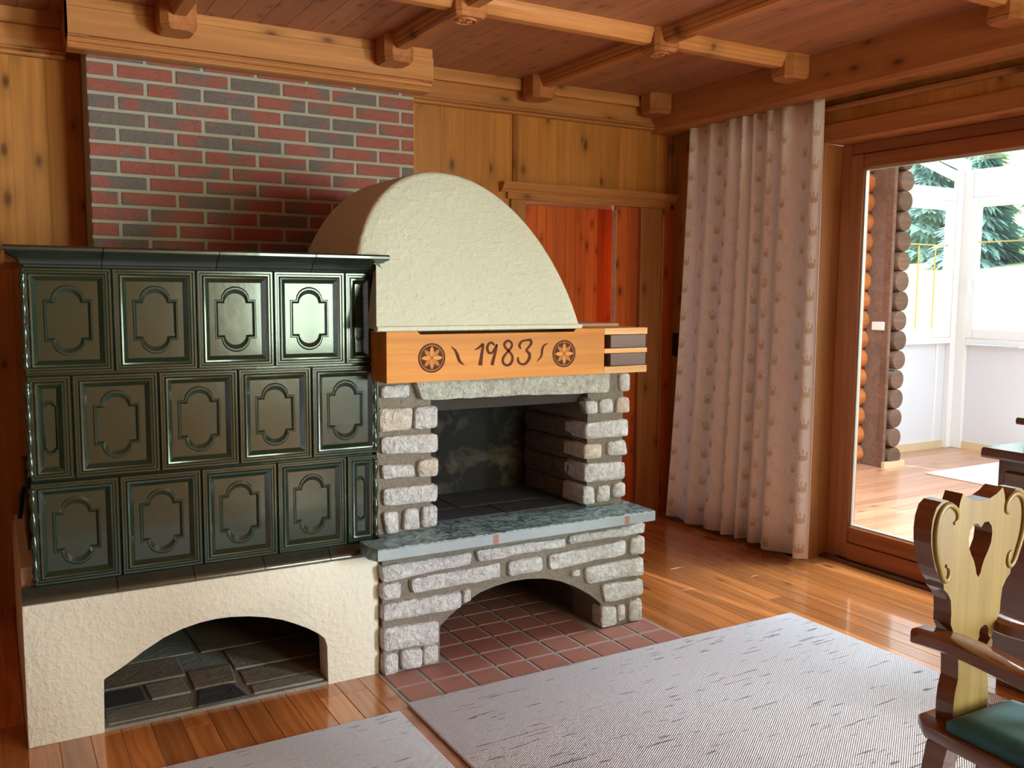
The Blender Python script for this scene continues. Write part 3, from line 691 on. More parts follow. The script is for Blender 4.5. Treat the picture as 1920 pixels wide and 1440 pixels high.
# tile block body
TX0, TX1, TY = .040, 1.190, .036
bx('body', 'glaze_rim', st, TX0+.004, TX1-.004, TY+.026, 1.238, .465, 1.575)
def cartouche(w_, h_, o=0, n=9):
    """rectangle with round lobes at top and bottom, shrunk by o"""
    hw, hh, r = w_/2-o, h_/2-o, w_*.335-o
    pts = [(hw, -hh), (hw, hh)]
    for i in range(n+1): a = PI*i/n; pts.append((r*math.cos(a), hh+r*.95*math.sin(a)))
    pts += [(-hw, hh), (-hw, -hh)]
    for i in range(n+1): a = PI+PI*i/n; pts.append((r*math.cos(a), -hh+r*.95*math.sin(a)))
    return pts
def tile_mesh(W, H):
    bm = bmesh.new(); G = .0015
    def rect(i, y): return [bm.verts.new(p) for p in ((-W/2+i, y, -H/2+i), (W/2-i, y, -H/2+i), (W/2-i, y, H/2-i), (-W/2+i, y, H/2-i))]
    R = [rect(G, .012), rect(G, -.002), rect(G+.003, -.006), rect(G+.009, -.006), rect(G+.012, -.002), rect(G+.017, -.002), rect(G+.022, -.007), rect(G+.027, -.006), rect(G+.041, .007)]
    for a, b in zip(R, R[1:]):
        for i in range(4): bm.faces.new((a[i], a[(i+1) % 4], b[(i+1) % 4], b[i]))
    bm.faces.new(R[0][::-1])
    cw, ch = (W*.50, H*.37) if W > .2 else (W*.30, H*.42)
    b = .0115 if W > .2 else .006
    loops = [[bm.verts.new((x, y, z)) for x, z in cartouche(cw, ch, o)] for o, y in ((-b*.45, .007), (-b*.2, .0045), (0, .0045), (b*.35, .009), (b*1.6, .021), (b*1.75, .0215))]
    for a, c in zip(loops, loops[1:]):
        n = len(a)
        for i in range(n): bm.faces.new((a[i], a[(i+1) % n], c[(i+1) % n], c[i]))
    fill_ring(bm, R[-1], loops[0]); bm.faces.new(loops[-1])
    bmesh.ops.recalc_face_normals(bm, faces=bm.faces)
    me = bpy.data.meshes.new('tile'); bm.to_mesh(me); bm.free(); me.materials.append(M['glaze'])
    for p in me.polygons: p.use_smooth = True
    me.set_sharp_from_angle(angle=math.radians(24)); return me
ZT, TH, T = 1.523, .338, .2595
full = tile_mesh(T, TH-.004); half = tile_mesh(.116, TH-.004); half2 = tile_mesh(.127, TH-.004)
rows = [[(1.076, .114, half)]+[(1.076-(k+1)*T, T, full) for k in range(4)], [(.947-k*T+(0), T, full) for k in range(0, 4)], [(1.076, .114, half)]+[(1.076-(k+1)*T, T, full) for k in range(4)]]
for r, row in enumerate(rows):
    zc = ZT-TH*(r+.5)
    for x0, wd, me in row:
        wdt = .116 if me is half else T
        link('tile', me, None, st, loc=(x0+wdt/2, TY, zc))
    if r == 1: link('tile', half2, None, st, loc=(.947-3*T-.0645, TY, zc))
# scalloped corner mouldings
def corner_me():
    bm = bmesh.new(); prof = []
    for i in range(31):
        f = i/30; z = -.15+.30*f
        a = abs(math.sin(f*PI*4)); prof.append((.004+.007*a*(1 if abs(f-.5) < .42 else .6)+(.006 if f < .04 or f > .96 else 0), z))
    lathe(bm, prof, (0, 0, 0), 12); bmesh.ops.recalc_face_normals(bm, faces=bm.faces)
    me = bpy.data.meshes.new('corner_moulding'); bm.to_mesh(me); bm.free(); me.materials.append(M['glaze'])
    for p in me.polygons: p.use_smooth = True
    return me
cme = corner_me()
for r in range(3):
    for x in (TX0+.004, TX1-.002): link('corner_moulding', cme, None, st, loc=(x, TY-.002, ZT-TH*(r+.5)))
# top cornice and base ledge, each in glazed lengths
cprof = [(.048, 1.520), (.022, 1.520), (.018, 1.527), (.010, 1.530), (.006, 1.540), (-.004, 1.550), (-.018, 1.557), (-.026, 1.562), (-.034, 1.564), (-.040, 1.570), (-.040, 1.578), (-.034, 1.584), (.05, 1.586)]
def moulding(name, prof, x0, x1, fl=0, fr=0, mat='glaze_rim'):
    bm = bmesh.new(); A = []; B = []; ym = max(p[0] for p in prof)
    for y, z in prof:
        A.append(bm.verts.new((x0-(fl*(ym-y)), y, z))); B.append(bm.verts.new((x1+(fr*(ym-y)), y, z)))
    n = len(prof)
    for i in range(n): bm.faces.new((A[i], B[i], B[(i+1) % n], A[(i+1) % n]))
    bm.faces.new(A); bm.faces.new(B[::-1]); return finish(name, bm, mat, st, 35)
jc = [.079, .345, .697, 1.005, 1.150]
moulding('cornice', cprof, jc[0]-.002, .266, .95, 0)
moulding('cornice', cprof, .2685, .619); moulding('cornice', cprof, .6215, .947); moulding('cornice', cprof, .9495, 1.160, 0, .72)
bx('cornice_side', 'glaze_rim', st, .0, .06, .06, 1.238, 1.535, 1.585)
bx('top_slab', 'glaze_rim', st, .03, 1.19, .045, 1.238, 1.575, 1.583)
lprof = [(.05, .466), (.001, .466), (-.003, .469), (-.003, .478), (.004, .488), (.016, .498), (.026, .506), (.032, .512), (.05, .513)]
ls = [.002, .279, .522, .76, 1.0, 1.184]
for a, b in zip(ls, ls[1:]): moulding('base_ledge', lprof, a, b-.0025)
# fire door on the left side
fd = bx('fire_door', 'black_iron', st, .030, .044, .16, .44, .60, .87, .003)
bm = bmesh.new(); tube(bm, [(.036, .22, .80), (.026, .215, .80), (.020, .21, .78), (.010, .20, .70)], [.007, .008, .009, .007]); finish('door_handle', bm, 'black_iron', fd, 40)
bx('side_ledge', 'plaster_base', st, .005, .045, .1, .9, .465, .56)

# ------------------------------------------------------------------ open fireplace
fp = thing('fireplace', 'open granite fireplace with cream plaster hood and carved mantel beam', 'fireplace', (1.8, .4, 0))
def stone(quad, frame, depth=.045, mat='granite', name='stone', parent=fp):
    """irregular hewn block from four corners (u,v); frame maps u,v,n to the world"""
    c = [Vector(q) for q in quad]; out = []
    wmin = min((c[1]-c[0]).length, (c[2]-c[1]).length); rr = min(.016, wmin*.24)
    for i in range(4):
        p, a, b = c[i], c[i-1], c[(i+1) % 4]; da = (a-p); db = (b-p); la, lb = da.length, db.length
        out.append(p+da/la*rr*random.uniform(.6, 1.3)); out.append(p+(da/la+db/lb)*rr*.25); out.append(p+db/lb*rr*random.uniform(.6, 1.3))
        k = max(1, int(lb/.05))
        for j in range(1, k):
            f = j/k; nrm = Vector((-db.y, db.x)).normalized(); out.append(p+db*f+nrm*random.uniform(-.0028, .0028))
    ctr = sum(out, Vector((0, 0)))/len(out)
    bm = bmesh.new(); N = len(out)
    def ring(sc, n_): return [bm.verts.new(frame((ctr+(p-ctr)*1.0+(ctr-p).normalized()*sc), n_+random.uniform(-.0012, .0012))) for p in out]
    R = [ring(.0, depth), ring(0, .012), ring(.0012, .004), ring(.0045, -.0005)]
    for a, b in zip(R, R[1:]):
        for i in range(N): bm.faces.new((a[i], a[(i+1) % N], b[(i+1) % N], b[i]))
    inn = [bm.verts.new(frame(ctr+(p-ctr)*.6, -.004+random.uniform(-.003, .003))) for p in out]
    for i in range(N): bm.faces.new((R[-1][i], R[-1][(i+1) % N], inn[(i+1) % N], inn[i]))
    bm.faces.new(inn); bm.faces.new(R[0])
    return finish(name, bm, mat, parent, 50)
def front(y): return lambda p, n: (p[0], y+n, p[1])
def leftface(x): return lambda p, n: (x+n, p[0], p[1])
UL = [[(1.213, 1.101), (1.332, 1.1), (1.329, 1.052), (1.214, 1.054)], [(1.203, 1.016), (1.345, 1.012), (1.337, .926), (1.206, .925)], [(1.353, 1.012), (1.448, 1.013), (1.448, .926), (1.349, .925)], [(1.212, .906), (1.45, .902), (1.449, .83), (1.214, .841)], [(1.212, .8), (1.345, .79), (1.352, .743), (1.218, .744)], [(1.364, .804), (1.451, .809), (1.45, .735), (1.364, .737)], [(1.218, .707), (1.449, .704), (1.447, .635), (1.22, .642)], [(1.217, .617), (1.28, .615), (1.282, .528), (1.23, .529)], [(1.308, .619), (1.366, .615), (1.372, .533), (1.299, .537)], [(1.382, .619), (1.446, .619), (1.446, .537), (1.377, .536)]]
UR = [[(2.319, 1.104), (2.376, 1.104), (2.377, 1.024), (2.326, 1.027)], [(2.141, .994), (2.204, .992), (2.21, .936), (2.147, .937)], [(2.218, .994), (2.285, .999), (2.291, .936), (2.22, .934)], [(2.313, .998), (2.375, .999), (2.38, .93), (2.303, .933)], [(2.144, .897), (2.371, .903), (2.374, .827), (2.144, .828)], [(2.14, .806), (2.233, .802), (2.23, .74), (2.137, .741)], [(2.264, .808), (2.359, .812), (2.372, .741), (2.265, .748)], [(2.143, .72), (2.359, .712), (2.361, .636), (2.143, .639)], [(2.139, .623), (2.191, .62), (2.201, .541), (2.135, .542)], [(2.218, .617), (2.277, .618), (2.281, .546), (2.209, .545)], [(2.299, .619), (2.364, .619), (2.363, .556), (2.295, .556)]]
LO = [[(1.181, .43), (1.562, .43), (1.559, .386), (1.188, .368)], [(1.183, .359), (1.262, .359), (1.26, .294), (1.183, .298)], [(1.296, .362), (1.691, .373), (1.692, .308), (1.306, .307)], [(1.19, .283), (1.518, .28), (1.518, .214), (1.186, .216)], [(1.525, .282), (1.557, .284), (1.561, .236), (1.525, .228)], [(1.187, .188), (1.419, .18), (1.418, .088), (1.187, .098)], [(1.189, .087), (1.248, .083), (1.248, .003), (1.188, .003)], [(1.259, .091), (1.352, .078), (1.346, .006), (1.26, .011)], [(1.354, .088), (1.415, .086), (1.417, .01), (1.349, .011)], [(1.579, .436), (1.999, .433), (2.008, .395), (1.594, .389)], [(2.026, .438), (2.423, .445), (2.421, .402), (2.019, .402)], [(1.729, .369), (1.889, .369), (1.895, .309), (1.732, .307)], [(1.924, .37), (2.319, .383), (2.32, .318), (1.925, .306)], [(2.345, .384), (2.422, .387), (2.424, .304), (2.344, .312)], [(2.105, .29), (2.416, .292), (2.424, .212), (2.113, .217)], [(2.038, .287), (2.08, .287), (2.08, .254), (2.036, .26)], [(2.192, .2), (2.419, .191), (2.421, .12), (2.211, .116)], [(2.194, .102), (2.276, .09), (2.278, .006), (2.193, .006)], [(2.281, .093), (2.32, .093), (2.322, .02), (2.283, .02)], [(2.344, .102), (2.413, .104), (2.415, .005), (2.346, .005)]]
for i, q in enumerate(UL): stone(q, front(.03), mat='granite_warm' if i in (1, 5) else 'granite', depth=.2)
for i, q in enumerate(UR): stone(q, front(.03), mat='granite_warm' if i in (3, 5) else 'granite', depth=.16)
for i, q in enumerate(LO): stone(q, front(-.04), depth=.07)
# mortar cores with the openings
farch = [(1.428, -.001), (1.430, .15), (1.47, .183), (1.53, .222), (1.607, .257), (1.68, .273), (1.755, .281), (1.83, .279), (1.912, .268), (1.99, .244), (2.07, .206), (2.15, .155), (2.20, .112), (2.205, -.001)]
pr('mortar_core', 'mortar', fp, [(1.192, 0)]+farch+[(2.40, 0), (2.40, .475), (1.192, .475)], 'Y', -.022, .20)
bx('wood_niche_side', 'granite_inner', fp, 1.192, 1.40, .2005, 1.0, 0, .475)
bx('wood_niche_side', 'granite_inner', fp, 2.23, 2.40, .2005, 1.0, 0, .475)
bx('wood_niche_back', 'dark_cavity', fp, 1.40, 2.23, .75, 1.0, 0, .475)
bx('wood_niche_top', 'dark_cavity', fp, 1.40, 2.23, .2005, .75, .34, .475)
bx('mortar_pier', 'mortar', fp, 1.20, 1.425, .048, .62, .528, 1.12)
bx('mortar_pier', 'mortar', fp, 2.165, 2.352, .048, .62, .528, 1.12)
bx('firebox_back', 'soot', fp, 1.425, 2.165, .56, .62, .528, 1.31)
bx('firebox_lining', 'soot', fp, 1.425, 1.437, .1, .56, .528, 1.31)
bx('lintel_bar', 'dark_cavity', fp, 1.43, 2.16, .09, .14, .985, 1.035)
bx('throat', 'soot', fp, 1.425, 2.165, .30, .56, 1.14, 1.31)
bx('core_above', 'mortar', fp, 1.20, 2.352, .06, .095, 1.035, 1.31)
# lintel stone
stone([(1.345, 1.121), (2.262, 1.121), (2.26, 1.026), (1.372, 1.04)], front(.018), .06, 'lintel_stone', 'lintel')
# stones lining the right side of the firebox
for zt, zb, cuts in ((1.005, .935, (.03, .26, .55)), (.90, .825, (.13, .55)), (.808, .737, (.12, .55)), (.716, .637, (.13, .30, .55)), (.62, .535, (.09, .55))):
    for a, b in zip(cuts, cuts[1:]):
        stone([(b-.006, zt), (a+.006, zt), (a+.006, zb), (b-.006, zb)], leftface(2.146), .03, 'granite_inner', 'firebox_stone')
# firebox floor slabs
for x0, x1, y0, y1 in ((1.44, 1.80, .11, .28), (1.805, 2.15, .11, .28), (1.44, 1.66, .285, .55), (1.665, 2.15, .285, .55)):
    bx('firebox_slab', 'slate_dark', fp, x0, x1-.003, y0, y1-.003, .5285, .5335, .002)
# slate hearth shelf
pr('slate_shelf', 'slate', fp, [(1.105, -.095), (1.125, -.142), (2.392, -.142), (2.392, .62), (1.192, .62), (1.192, .0), (1.11, .0)], 'Z', .482, .528, .004)
pr('shelf_edge', 'slate_edge', fp, [(-.142, .483), (-.1445, .485), (-.1445, .522), (-.142, .524)], 'X', 1.126, 2.391)
for x in (1.60, 2.23): bx('rust_mark', 'terracotta', fp, x, x+.022, -.1455, -.1444, .486, .521)
# hearth tiles
he = bx('hearth', 'grout', fp, 1.175, 2.445, -.305, .75, -.012, .0015)
bm = bmesh.new(); box(bm, -.0625, .0625, -.0625, .0625, -.008, .0045); bmesh.ops.recalc_face_normals(bm, faces=bm.faces); bevel(bm, .002, 1)
tme = bpy.data.meshes.new('hearth_tile'); bm.to_mesh(me := tme); bm.free(); tme.materials.append(M['terracotta'])
for i in range(9):
    for j in range(8):
        x = 1.252+i*.1395; yq = -.234+j*.138
        if yq > .7: continue
        if yq > -.02 and not (1.42 < x < 2.22): continue
        if yq > -.02 and (x < 1.47 or x > 2.16): continue
        link('hearth_tile', tme, None, he, loc=(x, yq, .0))
# carved mantel beam
by0, by1 = -.115, .055
mt_ = pr('mantel_beam', 'mantel_wood', fp, [(1.176, 1.123), (2.13, 1.123), (2.13, 1.31), (1.99, 1.31), (1.978, 1.298), (1.31, 1.298), (1.296, 1.31), (1.176, 1.31)], 'Y', by0, by1, .002)
for z0, z1 in ((1.283, 1.31), (1.206, 1.226), (1.123, 1.152)): bx('beam_finger', 'mantel_wood_pale', mt_, 2.13, 2.351, by0, by1, z0, z1, .0015)
for z0, z1 in ((1.2275, 1.2815), (1.1535, 1.2045)): bx('end_block', 'grey_wood', mt_, 2.1665, 2.348, by0+.006, by1, z0, z1, .002)
for z0, z1 in ((1.2265, 1.2825), (1.1525, 1.2055)): bx('end_notch', 'carve_dark', mt_, 2.1305, 2.166, by0+.05, by1, z0, z1)
yc_ = by0-.0012
for cx in (1.354, 1.933):
    bm = bmesh.new(); N = 40; r = .0545
    def ring(r_, y): return [bm.verts.new((cx+r_*math.cos(2*PI*i/N), y, 1.211+r_*math.sin(2*PI*i/N))) for i in range(N)]
    R = [ring(r, by0), ring(r, yc_), ring(r*.88, yc_), ring(r*.88, by0-.0003)]
    for a, b in zip(R, R[1:]):
        for i in range(N): bm.faces.new((a[i], a[(i+1) % N], b[(i+1) % N], b[i]))
    rs = finish('carved_rosette', bm, 'carve_dark', mt_)
    bm = bmesh.new(); v = [bm.verts.new((cx+r*.83*math.cos(2*PI*i/N), by0-.0008, 1.211+r*.83*math.sin(2*PI*i/N))) for i in range(N)]; vb = [bm.verts.new((p.co.x, by0, p.co.z)) for p in v]
    bm.faces.new(v); [bm.faces.new((v[i], vb[i], vb[(i+1) % N], v[(i+1) % N])) for i in range(N)]
    finish('rosette_ground', bm, 'carve_dark', rs)
    for k in range(8):
        a = PI*k/4+PI/2; bm = bmesh.new()
        def P(s, t, y): return bm.verts.new((cx+s*math.cos(a)-t*math.sin(a), y, 1.211+s*math.sin(a)+t*math.cos(a)))
        prof = [(.002, 0), (.012, .0058), (.022, .0082), (.032, .0066), (.044, 0)]
        for sg in (-1, 1):
            o_ = [P(s, sg*t, by0-.0022) for s, t in prof]; mdl = [P(s, 0, by0-.0013) for s, t in prof]; lo_ = [P(s, sg*(t+.0002), by0) for s, t in prof]
            for i in range(4):
                bm.faces.new((o_[i], o_[i+1], mdl[i+1], mdl[i])); bm.faces.new((o_[i], lo_[i], lo_[i+1], o_[i+1]))
        bmesh.ops.remove_doubles(bm, verts=bm.verts, dist=1e-6)
        finish('petal', bm, 'carve_mid' if k % 2 else 'mantel_wood', rs)
def stroke(name, pts, wid, k=5):
    wid = [q*1.35 for q in wid]; P2 = smooth_line(pts, k); n = len(P2); W2 = []
    for i in range(n):
        f = i/(n-1)*(len(wid)-1); j = min(int(f), len(wid)-2); W2.append(wid[j]+(wid[j+1]-wid[j])*(f-j))
    bm = bmesh.new(); ribbon(bm, P2, W2, yc_-.0006, by0); return finish(name, bm, 'carve_dark', mt_)
stroke('carved_flourish', [(1.433, 1.251), (1.449, 1.237), (1.459, 1.218), (1.468, 1.196), (1.488, 1.180)], [.001, .006, .009, .008, .001])
stroke('carved_flourish', [(1.857, 1.254), (1.84, 1.247), (1.831, 1.232), (1.826, 1.205), (1.806, 1.183)], [.001, .005, .007, .006, .001])
d1 = stroke('carved_digit', [(1.531, 1.236), (1.549, 1.244), (1.567, 1.257), (1.563, 1.228), (1.558, 1.198), (1.555, 1.177)], [.001, .006, .007, .008, .010, .013])
stroke('carved_digit', [(1.616, 1.252), (1.604, 1.262), (1.590, 1.256), (1.585, 1.240), (1.592, 1.224), (1.606, 1.224), (1.617, 1.240), (1.627, 1.254), (1.619, 1.222), (1.612, 1.198), (1.606, 1.176)], [.005, .007, .007, .008, .007, .006, .004, .005, .008, .009, .010])
stroke('carved_digit', [(1.694, 1.256), (1.678, 1.268), (1.660, 1.258), (1.664, 1.242), (1.681, 1.226), (1.696, 1.205), (1.690, 1.182), (1.672, 1.173), (1.655, 1.183), (1.655, 1.203), (1.673, 1.224), (1.690, 1.242), (1.694, 1.256)], [.006, .007, .007, .007, .006, .007, .008, .007, .007, .007, .006, .007, .006])
stroke('carved_digit', [(1.733, 1.236), (1.726, 1.248), (1.737, 1.264), (1.758, 1.268), (1.776, 1.268), (1.779, 1.254), (1.765, 1.238), (1.758, 1.228), (1.772, 1.214), (1.770, 1.194), (1.752, 1.176), (1.730, 1.178), (1.720, 1.192), (1.722, 1.204)], [.004, .008, .006, .006, .008, .008, .006, .006, .009, .009, .007, .006, .007, .003])
# plaster hood
HC, HA, HBt, HZ, HY = 1.533, .462, .612, 1.318, -.142
ZS = 1.5885   # above this height the hood widens over the stove top
def hangles(n=44):
    an = [PI*i/n for i in range(n+1)]; lo, hi = PI/2, PI
    for _ in range(40):
        md_ = (lo+hi)/2
        if HZ+HBt*math.sin(md_)**.98 > ZS: lo = md_
        else: hi = md_
    k = next(i for i, a in enumerate(an) if a > hi)
    return [(a, False) for a in an[:k]]+[(lo, False), (hi, True)]+[(a, True) for a in an[k:]]
bm = bmesh.new()
def hring(off, yfun, sx=1, sz=1, cx=HC):
    out = []
    for a, clip in hangles():
        c_ = math.cos(a); x = cx+HA*sx*math.copysign(abs(c_)**.97, c_); z = HZ+HBt*sz*max(0, math.sin(a))**.98; y = yfun(z)
        if clip: x = max(x, 1.1965-.395*max(0, .03-y))
        out.append(bm.verts.new((x, y, z)))
    return out
inc = lambda z: HY+.55*(z-HZ)
rings = [hring(0, lambda z: inc(z)+.0, .5, .5), hring(0, inc, .80, .80), hring(0, inc, .965, .97), hring(0, lambda z: inc(z)+.003, .985, .987), hring(0, lambda z: inc(z)+.012, .997, .998), hring(0, lambda z: inc(z)+.03), hring(0, lambda z: .30 if z < 9 else 0), hring(0, lambda z: .62), hring(0, lambda z: 1.0, .62, .96, 1.56), hring(0, lambda z: 1.25, .40, .93, 1.58)]
for a, b in zip(rings, rings[1:]):
    for i in range(len(a)-1): bm.faces.new((a[i], a[i+1], b[i+1], b[i]))
bm.faces.new(rings[0])
finish('hood', bm, 'plaster_hood', fp, 35)
pr('hood_lip', 'plaster_hood', fp, [(HY+.03, 1.3105), (HY+.008, 1.3105), (HY-.003, 1.314), (HY-.006, 1.321), (HY-.003, 1.328), (HY+.03, 1.334)], 'X', 1.131, HC+HA+.003)
bx('hood_underside', 'plaster_hood', fp, 1.1965, HC+HA-.005, HY+.03, .62, 1.3105, 1.325)
bx('hood_shelf', 'pine_pale', fp, 2.0, 2.33, .06, .40, 1.3105, 1.322)

# ------------------------------------------------------------------ curtain
NU, NV = 260, 14
bm = bmesh.new(); uvl = bm.loops.layers.uv.new('uv'); grid = []
rnd = [random.uniform(-.5, .5) for _ in range(12)]
def fold(s): return .8*math.sin(2*PI*(8.5*s+.35*math.sin(2*PI*s*1.7+.7)+.12*math.sin(2*PI*s*4.1)))+.35*math.sin(2*PI*(3.3*s+.4))
for j in range(NV+1):
    f = j/NV; z = 2.468-(2.468-.028)*f; row = []
    ya, yb_ = 1.245+.125*f**1.6, .205-.005*f
    for i in range(NU+1):
        s = i/NU; amp = .024+.016*f; wv = fold(s)
        yy_ = ya+(yb_-ya)*s + .010*math.cos(2*PI*8.5*s)*(.4+.6*f)*math.sin(PI*s)
        row.append(bm.verts.new((3.712+amp*wv+.010*f*math.sin(9*s+3), yy_, z+(.006*math.sin(21*s) if j == NV else 0))))
    grid.append(row)
for j in range(NV):
    for i in range(NU):
        fc = bm.faces.new((grid[j][i], grid[j][i+1], grid[j+1][i+1], grid[j+1][i]))
        for lp, (a, b) in zip(fc.loops, ((i, j), (i+1, j), (i+1, j+1), (i, j+1))): lp[uvl].uv = (a/NU*1.95, 2.44*(1-b/NV))
cu = finish('curtain', bm, 'curtain', None, 180)
sm = cu.modifiers.new('thickness', 'SOLIDIFY'); sm.thickness = .002
tag(cu, 'white floor length curtain embroidered with tan flowers beside the glass door', 'curtain')

# ------------------------------------------------------------------ rugs
def rug(x0, x1, y0, y1, label):
    bm = bmesh.new(); box(bm, x0, x1, y0, y1, .0012, .013); bmesh.ops.recalc_face_normals(bm, faces=bm.faces); bevel(bm, .005, 2)
    return tag(finish('woven_rug', bm, 'rug', None, 40), label, 'rug', 'woven rugs in front of the hearth')
rug(1.168, 3.06, -2.6, -.302, 'large pale grey flecked woven rug in front of the fireplace')
rug(-.75, 1.122, -2.6, -.345, 'smaller pale woven rug at the bottom left in front of the stove')

# ------------------------------------------------------------------ carved armchair
ch = thing('carved_armchair', 'carved wooden armchair with a heart cut-out in the backrest', 'chair', (1.925, -2.05, 0))
CXc = 1.927; YFc, YBc = -1.90, -1.855
half_o = [(1.872, .990), (1.851, 1.003), (1.843, .985), (1.839, .968), (1.836, .955), (1.826, .970), (1.813, .984), (1.797, .993), (1.775, .992), (1.758, .981), (1.747, .956), (1.744, .929), (1.746, .9), (1.754, .87), (1.766, .84), (1.783, .813), (1.799, .798), (1.800, .787), (1.816, .774), (1.829, .755), (1.833, .723), (1.833, .699), (1.846, .676), (1.862, .64), (1.870, .60), (1.872, .56), (1.864, .531), (1.860, .50), (1.862, .452)]
outer = [(CXc, .978), (1.90, .981)]+half_o
outer = outer+[(2*CXc-x, z) for x, z in reversed(outer[1:])]
heart_half = [(CXc+.0, .915), (CXc+.012, .926), (CXc+.028, .926), (CXc+.041, .913), (CXc+.045, .896), (CXc+.042, .874), (CXc+.032, .855), (CXc+.020, .838), (CXc+.012, .82), (CXc+.008, .806)]
heart = heart_half+[(CXc, .796)]+[(2*CXc-x, z) for x, z in reversed(heart_half[1:])]
def trefoil(cx, cz, r):
    pts = []
    for k in range(3):
        a0 = PI/2+2*PI*k/3; ccx, ccz = cx+r*math.cos(a0), cz+r*math.sin(a0)
        for i in range(9):
            a = a0-PI*.62+PI*1.24*i/8; pts.append((ccx+r*.82*math.cos(a), ccz+r*.82*math.sin(a)))
    return pts
tre = trefoil(CXc+.035, .635, .022)
bm = bmesh.new(); sides = []
for y in (YFc, YBc):
    L = [[bm.verts.new((x, y, z)) for x, z in lp] for lp in (outer, heart, tre)]
    es = []
    for lp in L:
        for i in range(len(lp)): es.append(bm.edges.new((lp[i], lp[(i+1) % len(lp)])))
    bmesh.ops.triangle_fill(bm, use_beauty=True, use_dissolve=False, edges=es); sides.append(L)
for A, B in zip(*sides):
    n = len(A)
    for i in range(n): bm.faces.new((A[i], A[(i+1) % n], B[(i+1) % n], B[i]))
me = bpy.data.meshes.new('backrest'); bmesh.ops.recalc_face_normals(bm, faces=bm.faces); bm.to_mesh(me); bm.free()
me.materials.append(M['chair_wood']); me.materials.append(M['chair_dark'])
for p in me.polygons: p.material_index = 0 if abs(p.normal.y) > .5 else 1
bk = link('backrest', me, None, ch)
for sg in (1, -1):
    sp = [(1.823, .937), (1.834, .944), (1.834, .960), (1.822, .974), (1.803, .982), (1.783, .978), (1.768, .962), (1.760, .935), (1.760, .905), (1.767, .872), (1.778, .845), (1.790, .818), (1.805, .806), (1.815, .818), (1.813, .835), (1.802, .842)]
    pts = smooth_line([(CXc-(CXc-x)*sg, YFc, z) for x, z in sp], 4)
    n = len(pts); rad = [.004+.0045*math.sin(PI*i/(n-1)) for i in range(n)]
    bm = bmesh.new(); tube(bm, pts, rad, 8); finish('carved_scroll', bm, 'chair_wood', bk, 60)
# seat plank
seat = [(1.795, -1.872), (1.838, -1.828), (2.016, -1.828), (2.059, -1.872), (2.12, -2.28), (2.09, -2.31), (1.764, -2.31), (1.734, -2.28)]
seat = [(1.806, -1.868), (1.845, -1.822), (2.009, -1.822), (2.048, -1.868), (2.085, -2.28), (2.055, -2.31), (1.80, -2.31), (1.77, -2.28)]
pr('seat', 'chair_dark', ch, seat, 'Z', .418, .452, .006, 40)
for sg in (-1, 1):
    path = [(.128, -1.842, .664), (.120, -1.875, .664), (.112, -1.93, .664), (.128, -2.02, .664), (.145, -2.12, .662), (.150, -2.22, .656), (.142, -2.29, .652)]
    path = smooth_line(path, 4); bm = bmesh.new(); L = []; n = len(path)
    for i, (dx, y, z) in enumerate(path):
        wd = .028+.010*math.sin(PI*min(1, i/(n-1)*1.1)); h = .017
        L.append([bm.verts.new((CXc+sg*(dx+s*wd), y, z+t*h)) for s, t in ((-1, -.7), (-.8, -1), (.8, -1), (1, -.7), (1, .7), (.8, 1), (-.8, 1), (-1, .7))])
    for a, b in zip(L, L[1:]):
        for i in range(8): bm.faces.new((a[i], a[(i+1) % 8], b[(i+1) % 8], b[i]))
    bm.faces.new(L[0]); bm.faces.new(L[-1][::-1]); finish('armrest', bm, 'chair_dark', ch, 50)
    x = CXc+sg*.128
    pr('arm_support', 'chair_dark', ch, [(-2.25, .452), (-2.19, .452), (-2.18, .50), (-2.20, .55), (-2.175, .60), (-2.18, .648), (-2.26, .648), (-2.25, .60), (-2.265, .55), (-2.24, .50)], 'X', x-.016, x+.016, .003)
    for y0, y1, dx in ((-1.90, -1.86, .03), (-2.23, -2.29, .03)):
        bm = bmesh.new(); x0 = CXc+sg*.095; x1 = CXc+sg*(.095+dx+.03)
        lo = [bm.verts.new((x1+a*.017, y1+b*.017, .0134)) for a, b in ((-1, -1), (1, -1), (1, 1), (-1, 1))]; hi = [bm.verts.new((x0+a*.026, y0+b*.026, .418)) for a, b in ((-1, -1), (1, -1), (1, 1), (-1, 1))]
        bm.faces.new(lo); bm.faces.new(hi)
        for i in range(4): bm.faces.new((lo[i], lo[(i+1) % 4], hi[(i+1) % 4], hi[i]))
        finish('leg', bm, 'chair_dark', ch)
# cushion
bm = bmesh.new(); N = 12; base = [(1.815, -1.915), (2.04, -1.915), (2.06, -2.27), (1.795, -2.27)]
def bil(u, v):
    a, b, c, d = [Vector(p) for p in base]; return a*(1-u)*(1-v)+b*u*(1-v)+c*u*v+d*(1-u)*v
top = [[None]*(N+1) for _ in range(N+1)]; bot = [[None]*(N+1) for _ in range(N+1)]
for i in range(N+1):
    for j in range(N+1):
        u, v = i/N, j/N; p = bil(u, v); e = min(u, 1-u, v, 1-v); k = min(1, e/.10)**.5
        top[i][j] = bm.verts.new((p.x, p.y, .478+.018*k+.006*math.sin(PI*u)*math.sin(PI*v))); bot[i][j] = bm.verts.new((p.x, p.y, .453))
for i in range(N):
    for j in range(N):
        bm.faces.new((top[i][j], top[i+1][j], top[i+1][j+1], top[i][j+1])); bm.faces.new((bot[i][j], bot[i][j+1], bot[i+1][j+1], bot[i+1][j]))
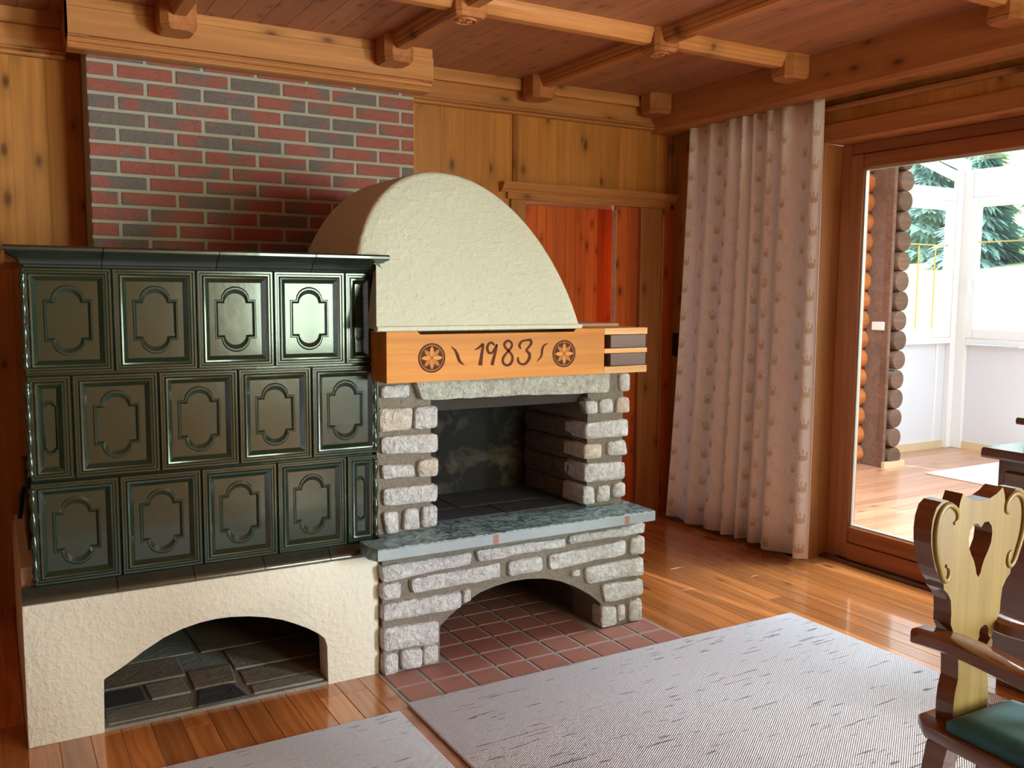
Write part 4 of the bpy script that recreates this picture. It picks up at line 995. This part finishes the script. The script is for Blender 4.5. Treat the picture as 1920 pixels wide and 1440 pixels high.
for g in range(N):
    for a, b, c, d in (((g, 0), (g+1, 0), 0, 0), ((g, N), (g+1, N), 0, 0), ((0, g), (0, g+1), 0, 0), ((N, g), (N, g+1), 0, 0)):
        bm.faces.new((top[a[0]][a[1]], top[b[0]][b[1]], bot[b[0]][b[1]], bot[a[0]][a[1]]))
tag(finish('seat_cushion', bm, 'teal', None, 60), 'teal velvet seat cushion lying on the carved armchair', 'cushion')

# ------------------------------------------------------------------ hutch at the right edge
hu = thing('hutch_cabinet', 'dark brown polished hutch cabinet at the right edge near the glass door', 'cabinet', (3.45, -1.9, 0))
HY0, HY1 = -2.4, -1.19
bx('base_body', 'hutch_wood', hu, 3.135, 3.80, HY0, HY1, .08, .862, .004)
bx('plinth', 'hutch_wood', hu, 3.17, 3.80, HY0+.02, HY1-.02, 0, .08)
pr('worktop', 'hutch_wood', hu, [(3.08, .872), (3.086, .864), (3.80, .862), (3.80, .90), (3.092, .90), (3.083, .894)], 'Y', HY0-.03, HY1+.035, 0, 30)
for k in range(3):
    y0 = HY0+.04+k*.39; d = bx('door', 'hutch_wood', hu, 3.118, 3.135, y0, y0+.36, .13, .82, .006)
    bm = bmesh.new(); lathe(bm, [(.008, 0), (.008, -.012), (.015, -.02), (.006, -.028)], (3.118, y0+.33, .52), 10, 'X'); finish('knob', bm, 'brass', d, 40)
bx('drawer_section', 'hutch_wood', hu, 3.285, 3.80, HY0, HY1, .9005, .975, .004)
pr('middle_ledge', 'hutch_wood', hu, [(3.26, .982), (3.265, .975), (3.80, .975), (3.80, 1.0), (3.268, 1.0), (3.26, .994)], 'Y', HY0-.02, HY1+.02)
bx('upper_body', 'hutch_wood', hu, 3.325, 3.80, HY0, HY1-.004, 1.0005, 1.95, .004)
for k in range(3):
    y0 = HY0+.03+k*.39; d = bx('glazed_door', 'hutch_wood', hu, 3.305, 3.325, y0, y0+.37, 1.03, 1.90, .004)
    bx('glass_pane', 'glass', d, 3.302, 3.3045, y0+.05, y0+.32, 1.08, 1.85)
pr('crown', 'hutch_wood', hu, [(3.30, 1.95), (3.26, 1.99), (3.26, 2.02), (3.80, 2.02), (3.80, 1.95)], 'Y', HY0-.03, HY1+.03)
